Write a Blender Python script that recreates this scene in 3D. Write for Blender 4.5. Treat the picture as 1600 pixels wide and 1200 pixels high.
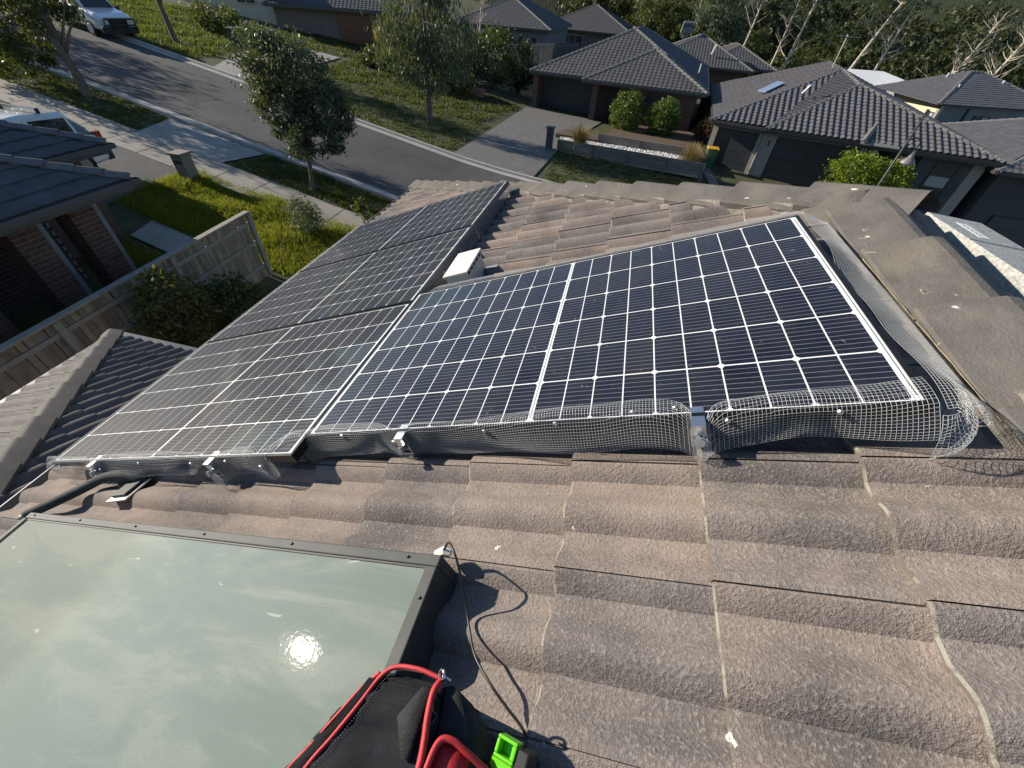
import bpy, bmesh, math, random
import numpy as np
from mathutils import Vector, Matrix

for o in list(bpy.data.objects): bpy.data.objects.remove(o)
scn = bpy.context.scene
COL = scn.collection
R = math.radians
random.seed(7)
rng = np.random.default_rng(11)

# ------------------------------------------------------------------ camera
CAMLOC = Vector((0.08293, -1.27018, 0.87630))
cr = Vector((0.97036, 0.23448, 0.05849)); cd = Vector((0.20371, -0.66343, -0.71997)); cf = Vector((-0.13001, 0.71055, -0.69154))
cam = bpy.data.cameras.new('camera'); camo = bpy.data.objects.new('camera', cam); COL.objects.link(camo)
cm = Matrix((( cr.x, -cd.x, -cf.x, CAMLOC.x), (cr.y, -cd.y, -cf.y, CAMLOC.y), (cr.z, -cd.z, -cf.z, CAMLOC.z), (0, 0, 0, 1)))
camo.matrix_world = cm
cam.sensor_fit = 'HORIZONTAL'; cam.sensor_width = 36; cam.lens = 14.246; cam.clip_start = 0.02; cam.clip_end = 1500
scn.camera = camo

# ------------------------------------------------------------------ light
SUN = Vector((-0.918, 0.118, 0.378)).normalized()          # towards the sun
el = math.asin(SUN.z)
wld = bpy.data.worlds.new('World'); scn.world = wld; wld.use_nodes = True
wn = wld.node_tree; bg = wn.nodes['Background']
sky = wn.nodes.new('ShaderNodeTexSky'); sky.sky_type = 'NISHITA'; sky.sun_disc = False
sky.sun_elevation = el; sky.sun_rotation = math.atan2(SUN.x, SUN.y); sky.altitude = 80; sky.air_density = 1.0; sky.dust_density = 0.1; sky.ozone_density = 3.0
wn.links.new(sky.outputs[0], bg.inputs[0]); bg.inputs[1].default_value = 0.085
sl = bpy.data.lights.new('sun', 'SUN'); sl.energy = 4.9; sl.angle = R(0.53); sl.color = (1.0, 0.90, 0.76)
so = bpy.data.objects.new('sun', sl); COL.objects.link(so)
so.rotation_euler = SUN.to_track_quat('Z', 'Y').to_euler(); so.location = SUN * 60
scn.view_settings.view_transform = 'Standard'; scn.view_settings.look = 'None'
scn.view_settings.exposure = 0.62; scn.view_settings.gamma = 1; scn.view_settings.use_curve_mapping = False
scn.render.engine = 'CYCLES'
scn.cycles.max_bounces = 6; scn.cycles.diffuse_bounces = 2; scn.cycles.glossy_bounces = 3
scn.cycles.transparent_max_bounces = 6; scn.cycles.caustics_reflective = False; scn.cycles.caustics_refractive = False

# ------------------------------------------------------------------ frames
PITCH = R(22.5); CP, SP = math.cos(PITCH), math.sin(PITCH)
NRM = Vector((-SP, 0, CP)); UPS = Vector((CP, 0, SP)); ACR = Vector((0, 1, 0))
def UVN(u, v, n): return UPS * u + ACR * v + NRM * n       # roof-plane coordinates; n = 0 is the panel glass, -0.13 the tile battens
TN = -0.160
def GZ(x, y=0.0):                                          # height of the natural ground
    if x > 10: H = 6.8 + .16 * (min(x, 45) - 10)
    elif x > -6: H = 7 - .05 * (14 - x)
    else: H = 6.0 + .125 * (max(x, -60) + 6)
    return 0.876 - H

# ------------------------------------------------------------------ materials
MATS = {}
def nt_new(name):
    m = bpy.data.materials.new(name); m.use_nodes = True
    t = m.node_tree; b = t.nodes['Principled BSDF']
    return m, t, b
def lnk(t, a, b): t.links.new(a, b)
def col4(c): return (c[0], c[1], c[2], 1)
def noise(t, scale, detail=4, rough=.6, vec=None, dist=0):
    n = t.nodes.new('ShaderNodeTexNoise'); n.inputs['Scale'].default_value = scale
    n.inputs['Detail'].default_value = detail; n.inputs['Roughness'].default_value = rough; n.inputs['Distortion'].default_value = dist
    if vec is not None: lnk(t, vec, n.inputs['Vector'])
    return n
def ramp(t, fac, stops):
    r = t.nodes.new('ShaderNodeValToRGB'); e = r.color_ramp.elements
    while len(e) < len(stops): e.new(.5)
    for k, (p, c) in enumerate(stops): e[k].position = p; e[k].color = col4(c) if len(c) == 3 else c
    lnk(t, fac, r.inputs[0]); return r
def mixc(t, fac, a, b, mode='MIX'):
    m = t.nodes.new('ShaderNodeMix'); m.data_type = 'RGBA'; m.blend_type = mode
    for s, v in ((0, fac), (6, a), (7, b)):
        if hasattr(v, 'is_linked') or hasattr(v, 'links'): lnk(t, v, m.inputs[s])
        elif isinstance(v, (int, float)): m.inputs[s].default_value = v
        else: m.inputs[s].default_value = col4(v)
    return m.outputs[2]
def mth(t, op, a, b=None):
    m = t.nodes.new('ShaderNodeMath'); m.operation = op
    for s, v in ((0, a), (1, b)):
        if v is None: continue
        if isinstance(v, (int, float)): m.inputs[s].default_value = v
        else: lnk(t, v, m.inputs[s])
    return m.outputs[0]
def geo(t): return t.nodes.new('ShaderNodeNewGeometry')
def pos(t): return geo(t).outputs['Position']
def objc(t): return t.nodes.new('ShaderNodeTexCoord').outputs['Object']
def bump(t, b, h, strength, dist):
    n = t.nodes.new('ShaderNodeBump'); n.inputs['Strength'].default_value = strength; n.inputs['Distance'].default_value = dist
    lnk(t, h, n.inputs['Height']); lnk(t, n.outputs[0], b.inputs['Normal']); return n
def pm(name, c1, c2=None, scale=6, rough=.8, bmp=0, bscale=40, bdist=.01, metal=0, coat=0, rnd=0, isl=0, spec=.5, det=5, lo=.35, hi=.65):
    """mottled surface: two colours through noise, an optional tone shift per object / per island, fine bump"""
    if name in MATS: return MATS[name]
    m, t, b = nt_new(name); p = pos(t)
    c2 = c2 or tuple(x * .7 for x in c1)
    n = noise(t, scale, det, .6, p)
    c = ramp(t, n.outputs[0], [(lo, c1), (hi, c2)]).outputs[0]
    if rnd or isl:
        src = t.nodes.new('ShaderNodeObjectInfo').outputs['Random'] if rnd else geo(t).outputs['Random Per Island']
        a = rnd or isl
        f = mth(t, 'MULTIPLY_ADD', src, 2 * a); f.node.inputs[2].default_value = 1 - a
        h = t.nodes.new('ShaderNodeHueSaturation'); lnk(t, c, h.inputs['Color']); lnk(t, f, h.inputs['Value']); c = h.outputs[0]
    lnk(t, c, b.inputs['Base Color'])
    b.inputs['Roughness'].default_value = rough; b.inputs['Metallic'].default_value = metal
    b.inputs['Coat Weight'].default_value = coat; b.inputs['Coat Roughness'].default_value = .03
    b.inputs['Specular IOR Level'].default_value = spec
    if bmp:
        n2 = noise(t, bscale, 4, .65, p); bump(t, b, n2.outputs[0], bmp, bdist)
    MATS[name] = m; return m
def leafm(name, c1, c2, trans=.35, rough=.5):
    if name in MATS: return MATS[name]
    m, t, b = nt_new(name)
    c = ramp(t, geo(t).outputs['Random Per Island'], [(0, c1), (1, c2)]).outputs[0]
    lnk(t, c, b.inputs['Base Color']); b.inputs['Roughness'].default_value = rough; b.inputs['Specular IOR Level'].default_value = .35
    tr = t.nodes.new('ShaderNodeBsdfTranslucent'); lnk(t, mixc(t, .5, c, (.25, .3, .03), 'MIX'), tr.inputs[0])
    mx = t.nodes.new('ShaderNodeMixShader'); mx.inputs[0].default_value = trans
    lnk(t, b.outputs[0], mx.inputs[1]); lnk(t, tr.outputs[0], mx.inputs[2])
    lnk(t, mx.outputs[0], t.nodes['Material Output'].inputs[0])
    MATS[name] = m; return m

# ------------------------------------------------------------------ mesh + object helpers
OFF = {}
def link(o, parent=None):
    COL.objects.link(o)
    if parent is not None: o.parent = parent; OFF[o.name] = OFF.get(parent.name, Vector((0, 0, 0)))
    return o
def tag(o, label, cat, group=None):
    o['label'] = label; o['category'] = cat
    if group: o['group'] = group
    return o
def thing(name, loc, label, cat, group=None):
    o = bpy.data.objects.new(name, None); o.empty_display_size = .1; COL.objects.link(o); o.location = Vector(loc); OFF[o.name] = Vector(loc)
    return tag(o, label, cat, group)
def structure(o): o['kind'] = 'structure'; return o
def stuff(o): o['kind'] = 'stuff'; return o
class MB:
    def __init__(s): s.v = []; s.f = []; s.mi = []
    def add(s, vs, fs, mi=0):
        k = len(s.v); s.v += [tuple(v) for v in vs]; s.f += [tuple(k + i for i in f) for f in fs]; s.mi += [mi] * len(fs); return s
    def quad(s, a, b, c, d, mi=0): return s.add([a, b, c, d], [(0, 1, 2, 3)], mi)
    def box(s, lo, hi, mi=0, M=None):
        x0, y0, z0 = lo; x1, y1, z1 = hi
        vs = [Vector(p) for p in ((x0,y0,z0),(x1,y0,z0),(x1,y1,z0),(x0,y1,z0),(x0,y0,z1),(x1,y0,z1),(x1,y1,z1),(x0,y1,z1))]
        if M is not None: vs = [M @ v for v in vs]
        return s.add(vs, [(0,3,2,1),(4,5,6,7),(0,1,5,4),(1,2,6,5),(2,3,7,6),(3,0,4,7)], mi)
    def beam(s, a, b, w, h, up=(0, 0, 1), mi=0):
        a, b = Vector(a), Vector(b); d = b - a; L = d.length; d.normalize(); up = Vector(up)
        x = d.cross(up)
        if x.length < 1e-4: x = d.cross(Vector((1, 0, 0)))
        x.normalize(); z = x.cross(d)
        M = Matrix((( x.x, d.x, z.x, a.x), (x.y, d.y, z.y, a.y), (x.z, d.z, z.z, a.z), (0, 0, 0, 1)))
        return s.box((-w/2, 0, -h/2), (w/2, L, h/2), mi, M)
    def tube(s, pts, r, n=6, mi=0, cap=True):
        pts = [Vector(p) for p in pts]; rs = r if isinstance(r, (list, tuple)) else [r] * len(pts)
        rings = []; pv = None
        for i, p in enumerate(pts):
            d = (pts[min(i+1, len(pts)-1)] - pts[max(i-1, 0)]).normalized()
            ref = pv if pv is not None else (Vector((0,0,1)) if abs(d.z) < .9 else Vector((1,0,0)))
            x = ref - d * ref.dot(d)
            if x.length < 1e-5: x = d.orthogonal()
            x.normalize(); pv = x; y = d.cross(x)
            rings.append([p + (x * math.cos(2*math.pi*k/n) + y * math.sin(2*math.pi*k/n)) * rs[i] for k in range(n)])
        k0 = len(s.v)
        for rg in rings: s.v += [tuple(q) for q in rg]
        for i in range(len(rings) - 1):
            for k in range(n):
                s.f.append((k0+i*n+k, k0+i*n+(k+1) % n, k0+(i+1)*n+(k+1) % n, k0+(i+1)*n+k)); s.mi.append(mi)
        if cap:
            s.f.append(tuple(k0+k for k in reversed(range(n)))); s.mi.append(mi)
            e = k0 + (len(rings)-1)*n; s.f.append(tuple(e+k for k in range(n))); s.mi.append(mi)
        return s
    def prism(s, poly, z0, z1, mi=0):
        n = len(poly); vs = [(p[0], p[1], z0) for p in poly] + [(p[0], p[1], z1) for p in poly]
        fs = [tuple(reversed(range(n))), tuple(range(n, 2*n))] + [(i, (i+1) % n, n+(i+1) % n, n+i) for i in range(n)]
        return s.add(vs, fs, mi)
    def poly3(s, pts, th, mi=0):
        """planar 3-D polygon with thickness th below"""
        pts = [Vector(p) for p in pts]; nm = (pts[1]-pts[0]).cross(pts[2]-pts[0]).normalized()
        n = len(pts); vs = pts + [p - nm * th for p in pts]
        return s.add(vs, [tuple(range(n)), tuple(reversed(range(n, 2*n)))] + [(i, n+i, n+(i+1) % n, (i+1) % n) for i in range(n)], mi)
    def loft(s, rings, mi=0, capa=True, capb=True):
        n = len(rings[0]); k0 = len(s.v)
        for r_ in rings: s.v += [tuple(q) for q in r_]
        for i in range(len(rings)-1):
            for k in range(n): s.f.append((k0+i*n+k, k0+i*n+(k+1) % n, k0+(i+1)*n+(k+1) % n, k0+(i+1)*n+k)); s.mi.append(mi)
        if capa: s.f.append(tuple(k0+k for k in reversed(range(n)))); s.mi.append(mi)
        if capb: e = k0+(len(rings)-1)*n; s.f.append(tuple(e+k for k in range(n))); s.mi.append(mi)
        return s
    def mesh(s, name, mats, off=Vector((0,0,0)), smooth=False):
        me = bpy.data.meshes.new(name)
        me.from_pydata([(v[0]-off.x, v[1]-off.y, v[2]-off.z) for v in s.v], [], s.f)
        for m in (mats if isinstance(mats, (list, tuple)) else [mats]): me.materials.append(m)
        if any(s.mi): me.polygons.foreach_set('material_index', s.mi)
        if smooth: me.polygons.foreach_set('use_smooth', [True] * len(me.polygons))
        me.update(); return me
    def build(s, name, mats, parent=None, smooth=False, loc=None, bevel=0):
        off = OFF.get(parent.name, Vector((0,0,0))) if parent is not None else (Vector(loc) if loc is not None else Vector((0,0,0)))
        o = bpy.data.objects.new(name, s.mesh(name, mats, off, smooth)); link(o, parent)
        if parent is None: o.location = off; OFF[o.name] = off
        if bevel:
            md = o.modifiers.new('bevel', 'BEVEL'); md.width = bevel; md.segments = 2; md.limit_method = 'ANGLE'
        return o
def inst(name, me, Mw, parent):
    o = bpy.data.objects.new(name, me); link(o, parent)
    o.matrix_basis = Matrix.Translation(-OFF.get(parent.name, Vector((0,0,0)))) @ Mw
    return o
def frame(o, x, y, z):
    return Matrix(((x.x, y.x, z.x, o.x), (x.y, y.y, z.y, o.y), (x.z, y.z, z.z, o.z), (0, 0, 0, 1)))
def bez(p, n=12):
    """smooth curve through points (Catmull-Rom)"""
    p = [Vector(q) for q in p]; P = [p[0]*2-p[1]] + p + [p[-1]*2-p[-2]]; out = []
    for i in range(1, len(P)-2):
        for k in range(n):
            t = k/n; a, b, c, d = P[i-1], P[i], P[i+1], P[i+2]
            out.append(.5*((2*b)+(c-a)*t+(2*a-5*b+4*c-d)*t*t+(3*b-a-3*c+d)*t**3))
    out.append(p[-1]); return out

# ------------------------------------------------------------------ tiled roof faces
def tile_geo(w, expo, amp, th, nseg, double=True, over=.05, wear=0, nl=2):
    """one interlocking concrete tile: x across, y up the slope, z out of the roof; material 1 on the front lip"""
    m = MB(); L = expo + over
    def prof(t):                                # t in 0..1 across the tile: steep fall, flat pan, gentle rise, crest
        f = (t * 2) % 1.0 if double else t
        e = lambda q: q*q*(3-2*q)
        if f < .30: q = f/.30; return amp * (1 - .25*q - .75*q**1.9)
        if f < .52: return 0.0
        if f < .95: return amp * e((f-.52)/.43) ** .8
        return amp
    xs = [i / nseg for i in range(nseg + 1)]
    ys = [0, .0048] + [L * k / nl for k in range(1, nl + 1)]
    g = []
    for y in ys:
        lift = th * (1 - y / L) + .002
        row = []
        for x in xs:
            z = prof(min(x, .9999)) + lift
            if y == 0: z -= .005
            if x < .025: z -= .0045 * (1 - x / .025)
            row.append((x * w, y, z))
        g.append(row)
    n = nseg + 1
    vs = [p for row in g for p in row]
    fs = [(j*n+i, j*n+i+1, (j+1)*n+i+1, (j+1)*n+i) for j in range(len(ys)-1) for i in range(nseg)]
    m.add(vs, fs, 0); m.mi[:nseg] = [1]*nseg
    m.add([(x, 0, z) for x, _, z in g[0]] + [(x, .004, z - th*.95) for x, _, z in g[0]], [(n+i, n+i+1, i+1, i) for i in range(nseg)], 0)
    m.add([g[0][0], g[-1][0], (0, L, g[-1][0][2]-.012), (0, 0, g[0][0][2]-.012)], [(0, 1, 2, 3)], 0)
    m.add([g[0][-1], (w, 0, g[0][-1][2]-.012), (w, L, g[-1][-1][2]-.012), g[-1][-1]], [(0, 1, 2, 3)], 0)
    return m
def face_axes(pts):
    nm = (Vector(pts[1])-Vector(pts[0])).cross(Vector(pts[2])-Vector(pts[0])).normalized()
    if nm.z < 0: nm = -nm
    up = (Vector((0,0,1)) - nm * nm.z).normalized(); ac = up.cross(nm).normalized()
    return nm, up, ac
def poly2(pts, o, ac, up): return [((Vector(p)-o).dot(ac), (Vector(p)-o).dot(up)) for p in pts]
def ccw(P):
    a = sum(P[i][0]*P[(i+1) % len(P)][1]-P[(i+1) % len(P)][0]*P[i][1] for i in range(len(P)))
    return P if a > 0 else P[::-1]
def clip_bm(bm, P):
    for i in range(len(P)):
        a, b = P[i], P[(i+1) % len(P)]; d = (b[0]-a[0], b[1]-a[1])
        nrm = (d[1], -d[0], 0)
        bmesh.ops.bisect_plane(bm, geom=bm.verts[:]+bm.edges[:]+bm.faces[:], plane_co=(a[0], a[1], 0), plane_no=nrm, clear_outer=True, dist=1e-5)
        if not bm.faces: break
def tile_face(parent, pts, mats, w=.3, expo=.32, amp=.03, th=.022, nseg=16, single=True, xoff=0., yoff=0., double=True, jit=.002, keep=None, smooth=True, lift=0):
    """cover the planar face pts with overlapping tiles; single: each tile an object of its own, else one joined mesh"""
    nm, up, ac = face_axes(pts); o = min((Vector(p) for p in pts), key=lambda q: q.z)
    P = ccw(poly2(pts, o, ac, up)); base = tile_geo(w, expo, amp, th, nseg, double)
    xs = [p[0] for p in P]; ys = [p[1] for p in P]
    inside = lambda x, y: all((P[(i+1) % len(P)][0]-P[i][0])*(y-P[i][1])-(P[(i+1) % len(P)][1]-P[i][1])*(x-P[i][0]) >= -1e-4 for i in range(len(P)))
    me = None; J = MB(); F = frame(o + nm*lift, ac, up, nm); out = []
    y = yoff - expo * math.ceil((yoff - min(ys)) / expo) if yoff else min(ys)
    while y < max(ys):
        x = xoff - w * math.ceil((xoff - min(xs)) / w)
        while x < max(xs):
            cs = [inside(x+a, y+b) for a in (0, w) for b in (0, expo)]
            if any(cs) or inside(x+w/2, y+expo/2):
                wc = F @ Vector((x+w/2, y+expo/2, 0))
                if keep is None or keep(wc):
                    if single:
                        full = all(inside(x+a, y+b) for a in (0, w) for b in (0, expo+.05))
                        dz = random.uniform(0, jit); rx = random.uniform(-jit, jit)*1.2
                        Mw = F @ Matrix.Translation((x, y, dz)) @ Matrix.Rotation(rx, 4, 'Z')
                        if full:
                            if me is None:
                                me = base.mesh('tile', mats, smooth=False)
                                if smooth: me.polygons.foreach_set('use_smooth', [True]*len(me.polygons)); me.set_sharp_from_angle(angle=R(34))
                            out.append(inst('tile', me, Mw, parent))
                        else:
                            bm = bmesh.new(); tm = base.mesh('tile', mats); bm.from_mesh(tm); bpy.data.meshes.remove(tm)
                            clip_bm(bm, [(p[0]-x, p[1]-y) for p in P])
                            if bm.faces:
                                cm_ = bpy.data.meshes.new('tile'); bm.to_mesh(cm_); 
                                for mt in mats: cm_.materials.append(mt)
                                if smooth: cm_.polygons.foreach_set('use_smooth', [True]*len(cm_.polygons)); cm_.set_sharp_from_angle(angle=R(34))
                                out.append(inst('tile', cm_, Mw, parent))
                            bm.free()
                    else:
                        dz = random.uniform(0, jit)
                        J.add([(v[0]+x, v[1]+y, v[2]+dz) for v in base.v], base.f); J.mi[-len(base.f):] = base.mi
            x += w
        y += expo
    if not single:
        tm = J.mesh('tiles', mats); bm = bmesh.new(); bm.from_mesh(tm); bpy.data.meshes.remove(tm)
        clip_bm(bm, P); bmesh.ops.transform(bm, matrix=Matrix.Translation(-OFF.get(parent.name, Vector((0,0,0)))) @ F, verts=bm.verts)
        me = bpy.data.meshes.new('tiles'); bm.to_mesh(me); bm.free()
        for mt in mats: me.materials.append(mt)
        ob = bpy.data.objects.new('tiles', me); link(ob, parent); stuff(ob); out.append(ob)
    return out
def cap_mesh(L, mats, hw=.14, drop=.085, rise=.0):
    m = MB(); prof = [(-hw, -drop), (-hw*.97, -drop*.90), (-hw*.22, -drop*.13), (-hw*.08, -.001), (hw*.08, -.001), (hw*.22, -drop*.13), (hw*.97, -drop*.90), (hw, -drop)]
    r1 = [Vector((x, 0, z+.032)) for x, z in prof]; r2 = [Vector((x*.95, L, z+.002)) for x, z in prof]
    b1 = [Vector((x*.93, 0, z+.002)) for x, z in prof]; b2 = [Vector((x*.9, L, z-.014)) for x, z in prof]
    n = len(prof)
    m.add(r1+r2, [(i, i+1, n+i+1, n+i) for i in range(n-1)], 0)
    m.add(r1+b1, [(i+1, i, n+i, n+i+1) for i in range(n-1)], 0)
    m.add([r1[0], r2[0], b2[0], b1[0]], [(0, 1, 2, 3)], 0); m.add([r1[-1], b1[-1], b2[-1], r2[-1]], [(0, 1, 2, 3)], 0)
    return m.mesh('ridge_cap', mats)
def caps(parent, a, b, mats, step=.36, lift=.03, hw=.14, drop=.085, single=True, jit=.004):
    """ridge or hip caps laid from the low end a to the high end b, each overlapping the one below"""
    a, b = Vector(a), Vector(b); d = (b-a).normalized(); L = (b-a).length
    x = d.cross(Vector((0,0,1))).normalized(); z = x.cross(d).normalized()
    me = cap_mesh(step+.05, mats, hw, drop); k = 0; J = MB()
    while k*step < L - .1:
        j = random.uniform(-jit, jit)
        F = frame(a + d*(k*step) + z*(lift+j), x, d, z) @ Matrix.Rotation(random.uniform(-jit, jit)*2, 4, 'Z')
        if single: inst('ridge_cap', me, F, parent)
        else: J.add([F @ v.co for v in me.vertices], [tuple(p.vertices) for p in me.polygons])
        k += 1
    if not single: stuff(J.build('ridge_caps', mats, parent))
# ================================================================== materials of the near roof
def tile_mat():
    m, t, b = nt_new('weathered_concrete_tile'); p = pos(t)
    big = noise(t, 2.3, 5, .6, p, .4); mid = noise(t, 9, 6, .65, p); fine = noise(t, 150, 3, .6, p); grit = noise(t, 400, 2, .5, p)
    base = ramp(t, mid.outputs[0], [(.25, (.152, .134, .124)), (.47, (.226, .187, .164)), (.75, (.275, .230, .198))]).outputs[0]
    c = mixc(t, ramp(t, big.outputs[0], [(.46, (0, 0, 0)), (.70, (1, 1, 1))]).outputs[0], base, (.098, .090, .084))
    inf = t.nodes.new('ShaderNodeObjectInfo'); h = t.nodes.new('ShaderNodeHueSaturation'); lnk(t, c, h.inputs['Color'])
    f = mth(t, 'MULTIPLY_ADD', inf.outputs['Random'], .42); f.node.inputs[2].default_value = .84; lnk(t, f, h.inputs['Value'])
    f2 = mth(t, 'MULTIPLY_ADD', inf.outputs['Random'], .6); f2.node.inputs[2].default_value = .62; lnk(t, f2, h.inputs['Saturation'])
    c = mixc(t, ramp(t, fine.outputs[0], [(.52, (0, 0, 0)), (.68, (.6, .6, .6))]).outputs[0], h.outputs[0], (.36, .325, .285))
    c = mixc(t, ramp(t, fine.outputs[0], [(.30, (.45, .45, .45)), (.44, (0, 0, 0))]).outputs[0], c, (.092, .083, .077))
    li = noise(t, 5.5, 7, .75, p); c = mixc(t, ramp(t, li.outputs[0], [(.665, (0, 0, 0)), (.72, (.55, .55, .55))]).outputs[0], c, (.34, .33, .30))
    lnk(t, c, b.inputs['Base Color']); b.inputs['Roughness'].default_value = .92; b.inputs['Specular IOR Level'].default_value = .25
    hgt = mth(t, 'ADD', mth(t, 'MULTIPLY', fine.outputs[0], .8), mth(t, 'MULTIPLY', grit.outputs[0], .35))
    bump(t, b, hgt, .8, .0055)
    return m
TILE = tile_mat()
LIP = pm('pale_tile_edge', (.33, .31, .255), (.16, .135, .115), 15, .95, .9, 160, .008, lo=.44, hi=.54, det=8)  # patchy pale strip along the lower edge of each tile
def cap_mat():
    m, t, b = nt_new('ridge_cap_concrete'); p = pos(t)
    n1 = noise(t, 6, 6, .65, p); fine = noise(t, 140, 3, .6, p); n3 = noise(t, 3.2, 4, .6, p)
    c = ramp(t, n1.outputs[0], [(.3, (.095, .088, .081)), (.5, (.132, .122, .110)), (.72, (.17, .156, .136))]).outputs[0]
    c = mixc(t, ramp(t, n3.outputs[0], [(.56, (0,0,0)), (.72, (.45,.45,.45))]).outputs[0], c, (.20, .175, .125))
    mp = t.nodes.new('ShaderNodeMapping'); mp.inputs['Scale'].default_value = (1, 1, 1); mp.inputs['Rotation'].default_value = (0, 0, .7); lnk(t, p, mp.inputs[0])
    mp2 = t.nodes.new('ShaderNodeMapping'); mp2.inputs['Scale'].default_value = (.35, 1.3, 1); lnk(t, mp.outputs[0], mp2.inputs[0])
    sp = noise(t, 24, 3, .55, mp2.outputs[0], .3); c = mixc(t, ramp(t, sp.outputs[0], [(.70, (0,0,0)), (.735, (.9,.9,.9))]).outputs[0], c, (.62, .60, .55))
    lnk(t, c, b.inputs['Base Color']); b.inputs['Roughness'].default_value = .92; b.inputs['Specular IOR Level'].default_value = .25
    hb = mth(t, 'ADD', mth(t, 'MULTIPLY', fine.outputs[0], .5), mth(t, 'MULTIPLY', noise(t, 22, 5, .7, p).outputs[0], 1.2)); bump(t, b, hb, .6, .007); return m
CAPM = cap_mat()
MORT = pm('mortar_bedding', (.26, .235, .195), (.17, .15, .125), 16, .95, .8, 60, .008)
MORTY = pm('yellow_lit_mortar', (.40, .33, .20), (.24, .20, .14), 22, .95, .6, 80, .006)  # mortar whose yellow stands in for sunlight on the cap edges
DARKT = pm('charcoal_roof_tile', (.060, .062, .070), (.092, .094, .102), 5, .75, .3, 60, .004, rnd=.12, spec=.45)
DARKL = pm('charcoal_tile_edge', (.05, .05, .055), (.075, .075, .08), 9, .8)
DARKC = pm('charcoal_ridge_cap', (.10, .10, .105), (.15, .15, .15), 8, .7, .2, 60, .003, rnd=.08)
GUT = pm('painted_gutter', (.22, .22, .215), (.27, .265, .25), 3, .45)
FASC = pm('fascia_brown_grey', (.085, .08, .07), (.11, .10, .088), 3, .6)
RENDW = pm('rendered_wall', (.42, .39, .34), (.36, .33, .29), 2, .9, .2, 60, .004)

# ================================================================== the house the camera stands on
house = thing('house', (0.9, 0, GZ(0.9)), 'two storey house under the camera with brown concrete tile hip roof', 'house')
UE, UR, VA, VC, VS = -2.93, 1.19, .80, 4.62, -3.2      # eave, ridge, apex, far corner, near end
Pt = lambda u, v: UVN(u, v, TN)
E0, E1, A1, A0 = Pt(UE, VS), Pt(UE, VC), Pt(UR, VA), Pt(UR, VS)
XR = A1.x; mir = lambda p: Vector((2*XR - p.x, p.y, p.z))
roof = MB().poly3([E0, A0, A1, E1], .02).poly3([mir(E0), mir(E1), A1, A0], .02).poly3([E1, A1, mir(E1)], .02).build('roof', pm('roof_underlay', (.06, .055, .05)), house)
# tiles: one object each on the face the camera sees
tile_face(roof, [E0, Pt(UR-.085, VS), Pt(UR-.085, VA+.02), E1], [TILE, LIP], w=.30, expo=.322, amp=.034, th=.027, nseg=40, xoff=-.23, yoff=3.362, jit=.0025)
TILEF = tile_face(roof, [mir(E0), mir(Pt(UR-.10, VS)), mir(Pt(UR-.10, VA)), mir(E1)], [TILE, LIP], w=.30, expo=.322, amp=.030, th=.020, nseg=8, single=False)
nl_ = A1 + (A1*-1 + Vector((A1.x, VC, E1.z)))*.03
tile_face(roof, [E1 + Vector((.12, 0, 0)), nl_, mir(E1) - Vector((.12, 0, 0))], [TILE, LIP], w=.30, expo=.322, amp=.030, th=.020, nseg=8, single=False)
hd = (A1-E1).normalized(); hd2 = (A1-mir(E1)).normalized()
caps(roof, E1 + Vector((0, 0, .02)), A1 + Vector((0, 0, .02)), [CAPM], step=.36, lift=.052, hw=.155, drop=.078)
caps(roof, mir(E1) + Vector((0, 0, .02)), A1 - hd2*.12 + Vector((0, 0, .02)), [CAPM], step=.36, lift=.052, hw=.155, drop=.078)
caps(roof, A1 + Vector((0, -.10, 0)), A0 + Vector((0, -.02, 0)), [CAPM], step=.385, lift=.050, hw=.185, drop=.080)
apx = MB(); ring6 = lambda r_, z, k0=0: [A1 + Vector((r_*math.cos(q)*1.05, r_*math.sin(q), z + .012*math.sin(q*5+k0))) for q in [2*math.pi*i/14 for i in range(14)]]
apx.loft([ring6(.235, -.075), ring6(.215, -.028, 1), ring6(.15, .030, 2), ring6(.07, .066, 3), ring6(.01, .074, 3)]).build('apex_cap', CAPM, roof, smooth=True)
# mortar bedding under the caps
def bedding(a, b, hw, lift, mat, wob=.012, drop=.085, sides=(-1, 1)):
    a, b = Vector(a), Vector(b); d = (b-a).normalized(); x = d.cross(Vector((0,0,1))).normalized(); z = x.cross(d)
    L = (b-a).length; n = int(L/.03); m = MB()
    for s in sides:
        rr = []
        for i in range(n+1):
            q = a + d*(L*i/n); w = random.uniform(-wob, wob)
            rr.append([q + x*s*(hw*.8) + z*(lift-drop*.5), q + x*s*(hw*.98+w*.4) + z*(lift-drop+.004+w*.2), q + x*s*(hw+w) + z*(lift-drop-.035), q + x*s*(hw*.8) + z*(lift-drop-.05)])
        m.loft(rr)
    return m.build('mortar_bedding', mat, roof)
bedding(E1 + Vector((0,0,.02)), A1 + Vector((0,0,.02)), .152, .052, MORT)
bedding(A0, A1, .176, .042, CAPM, wob=.004, drop=.08)
for k in range(9):
    y0 = VS + .02 + k*.385 + .4; ed = [Vector((XR - .1835 - random.uniform(0, .001), y0 + .375*i/12 - .4, A1.z + .050 - .060 + random.uniform(-.001, .001))) for i in range(13)]
    MB().tube(ed, [random.uniform(.0008, .0018) for _ in ed], 5).build('lit_pointing', MORTY, roof)  # thin yellow tubes paint the sunlit line along the ridge caps
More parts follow.
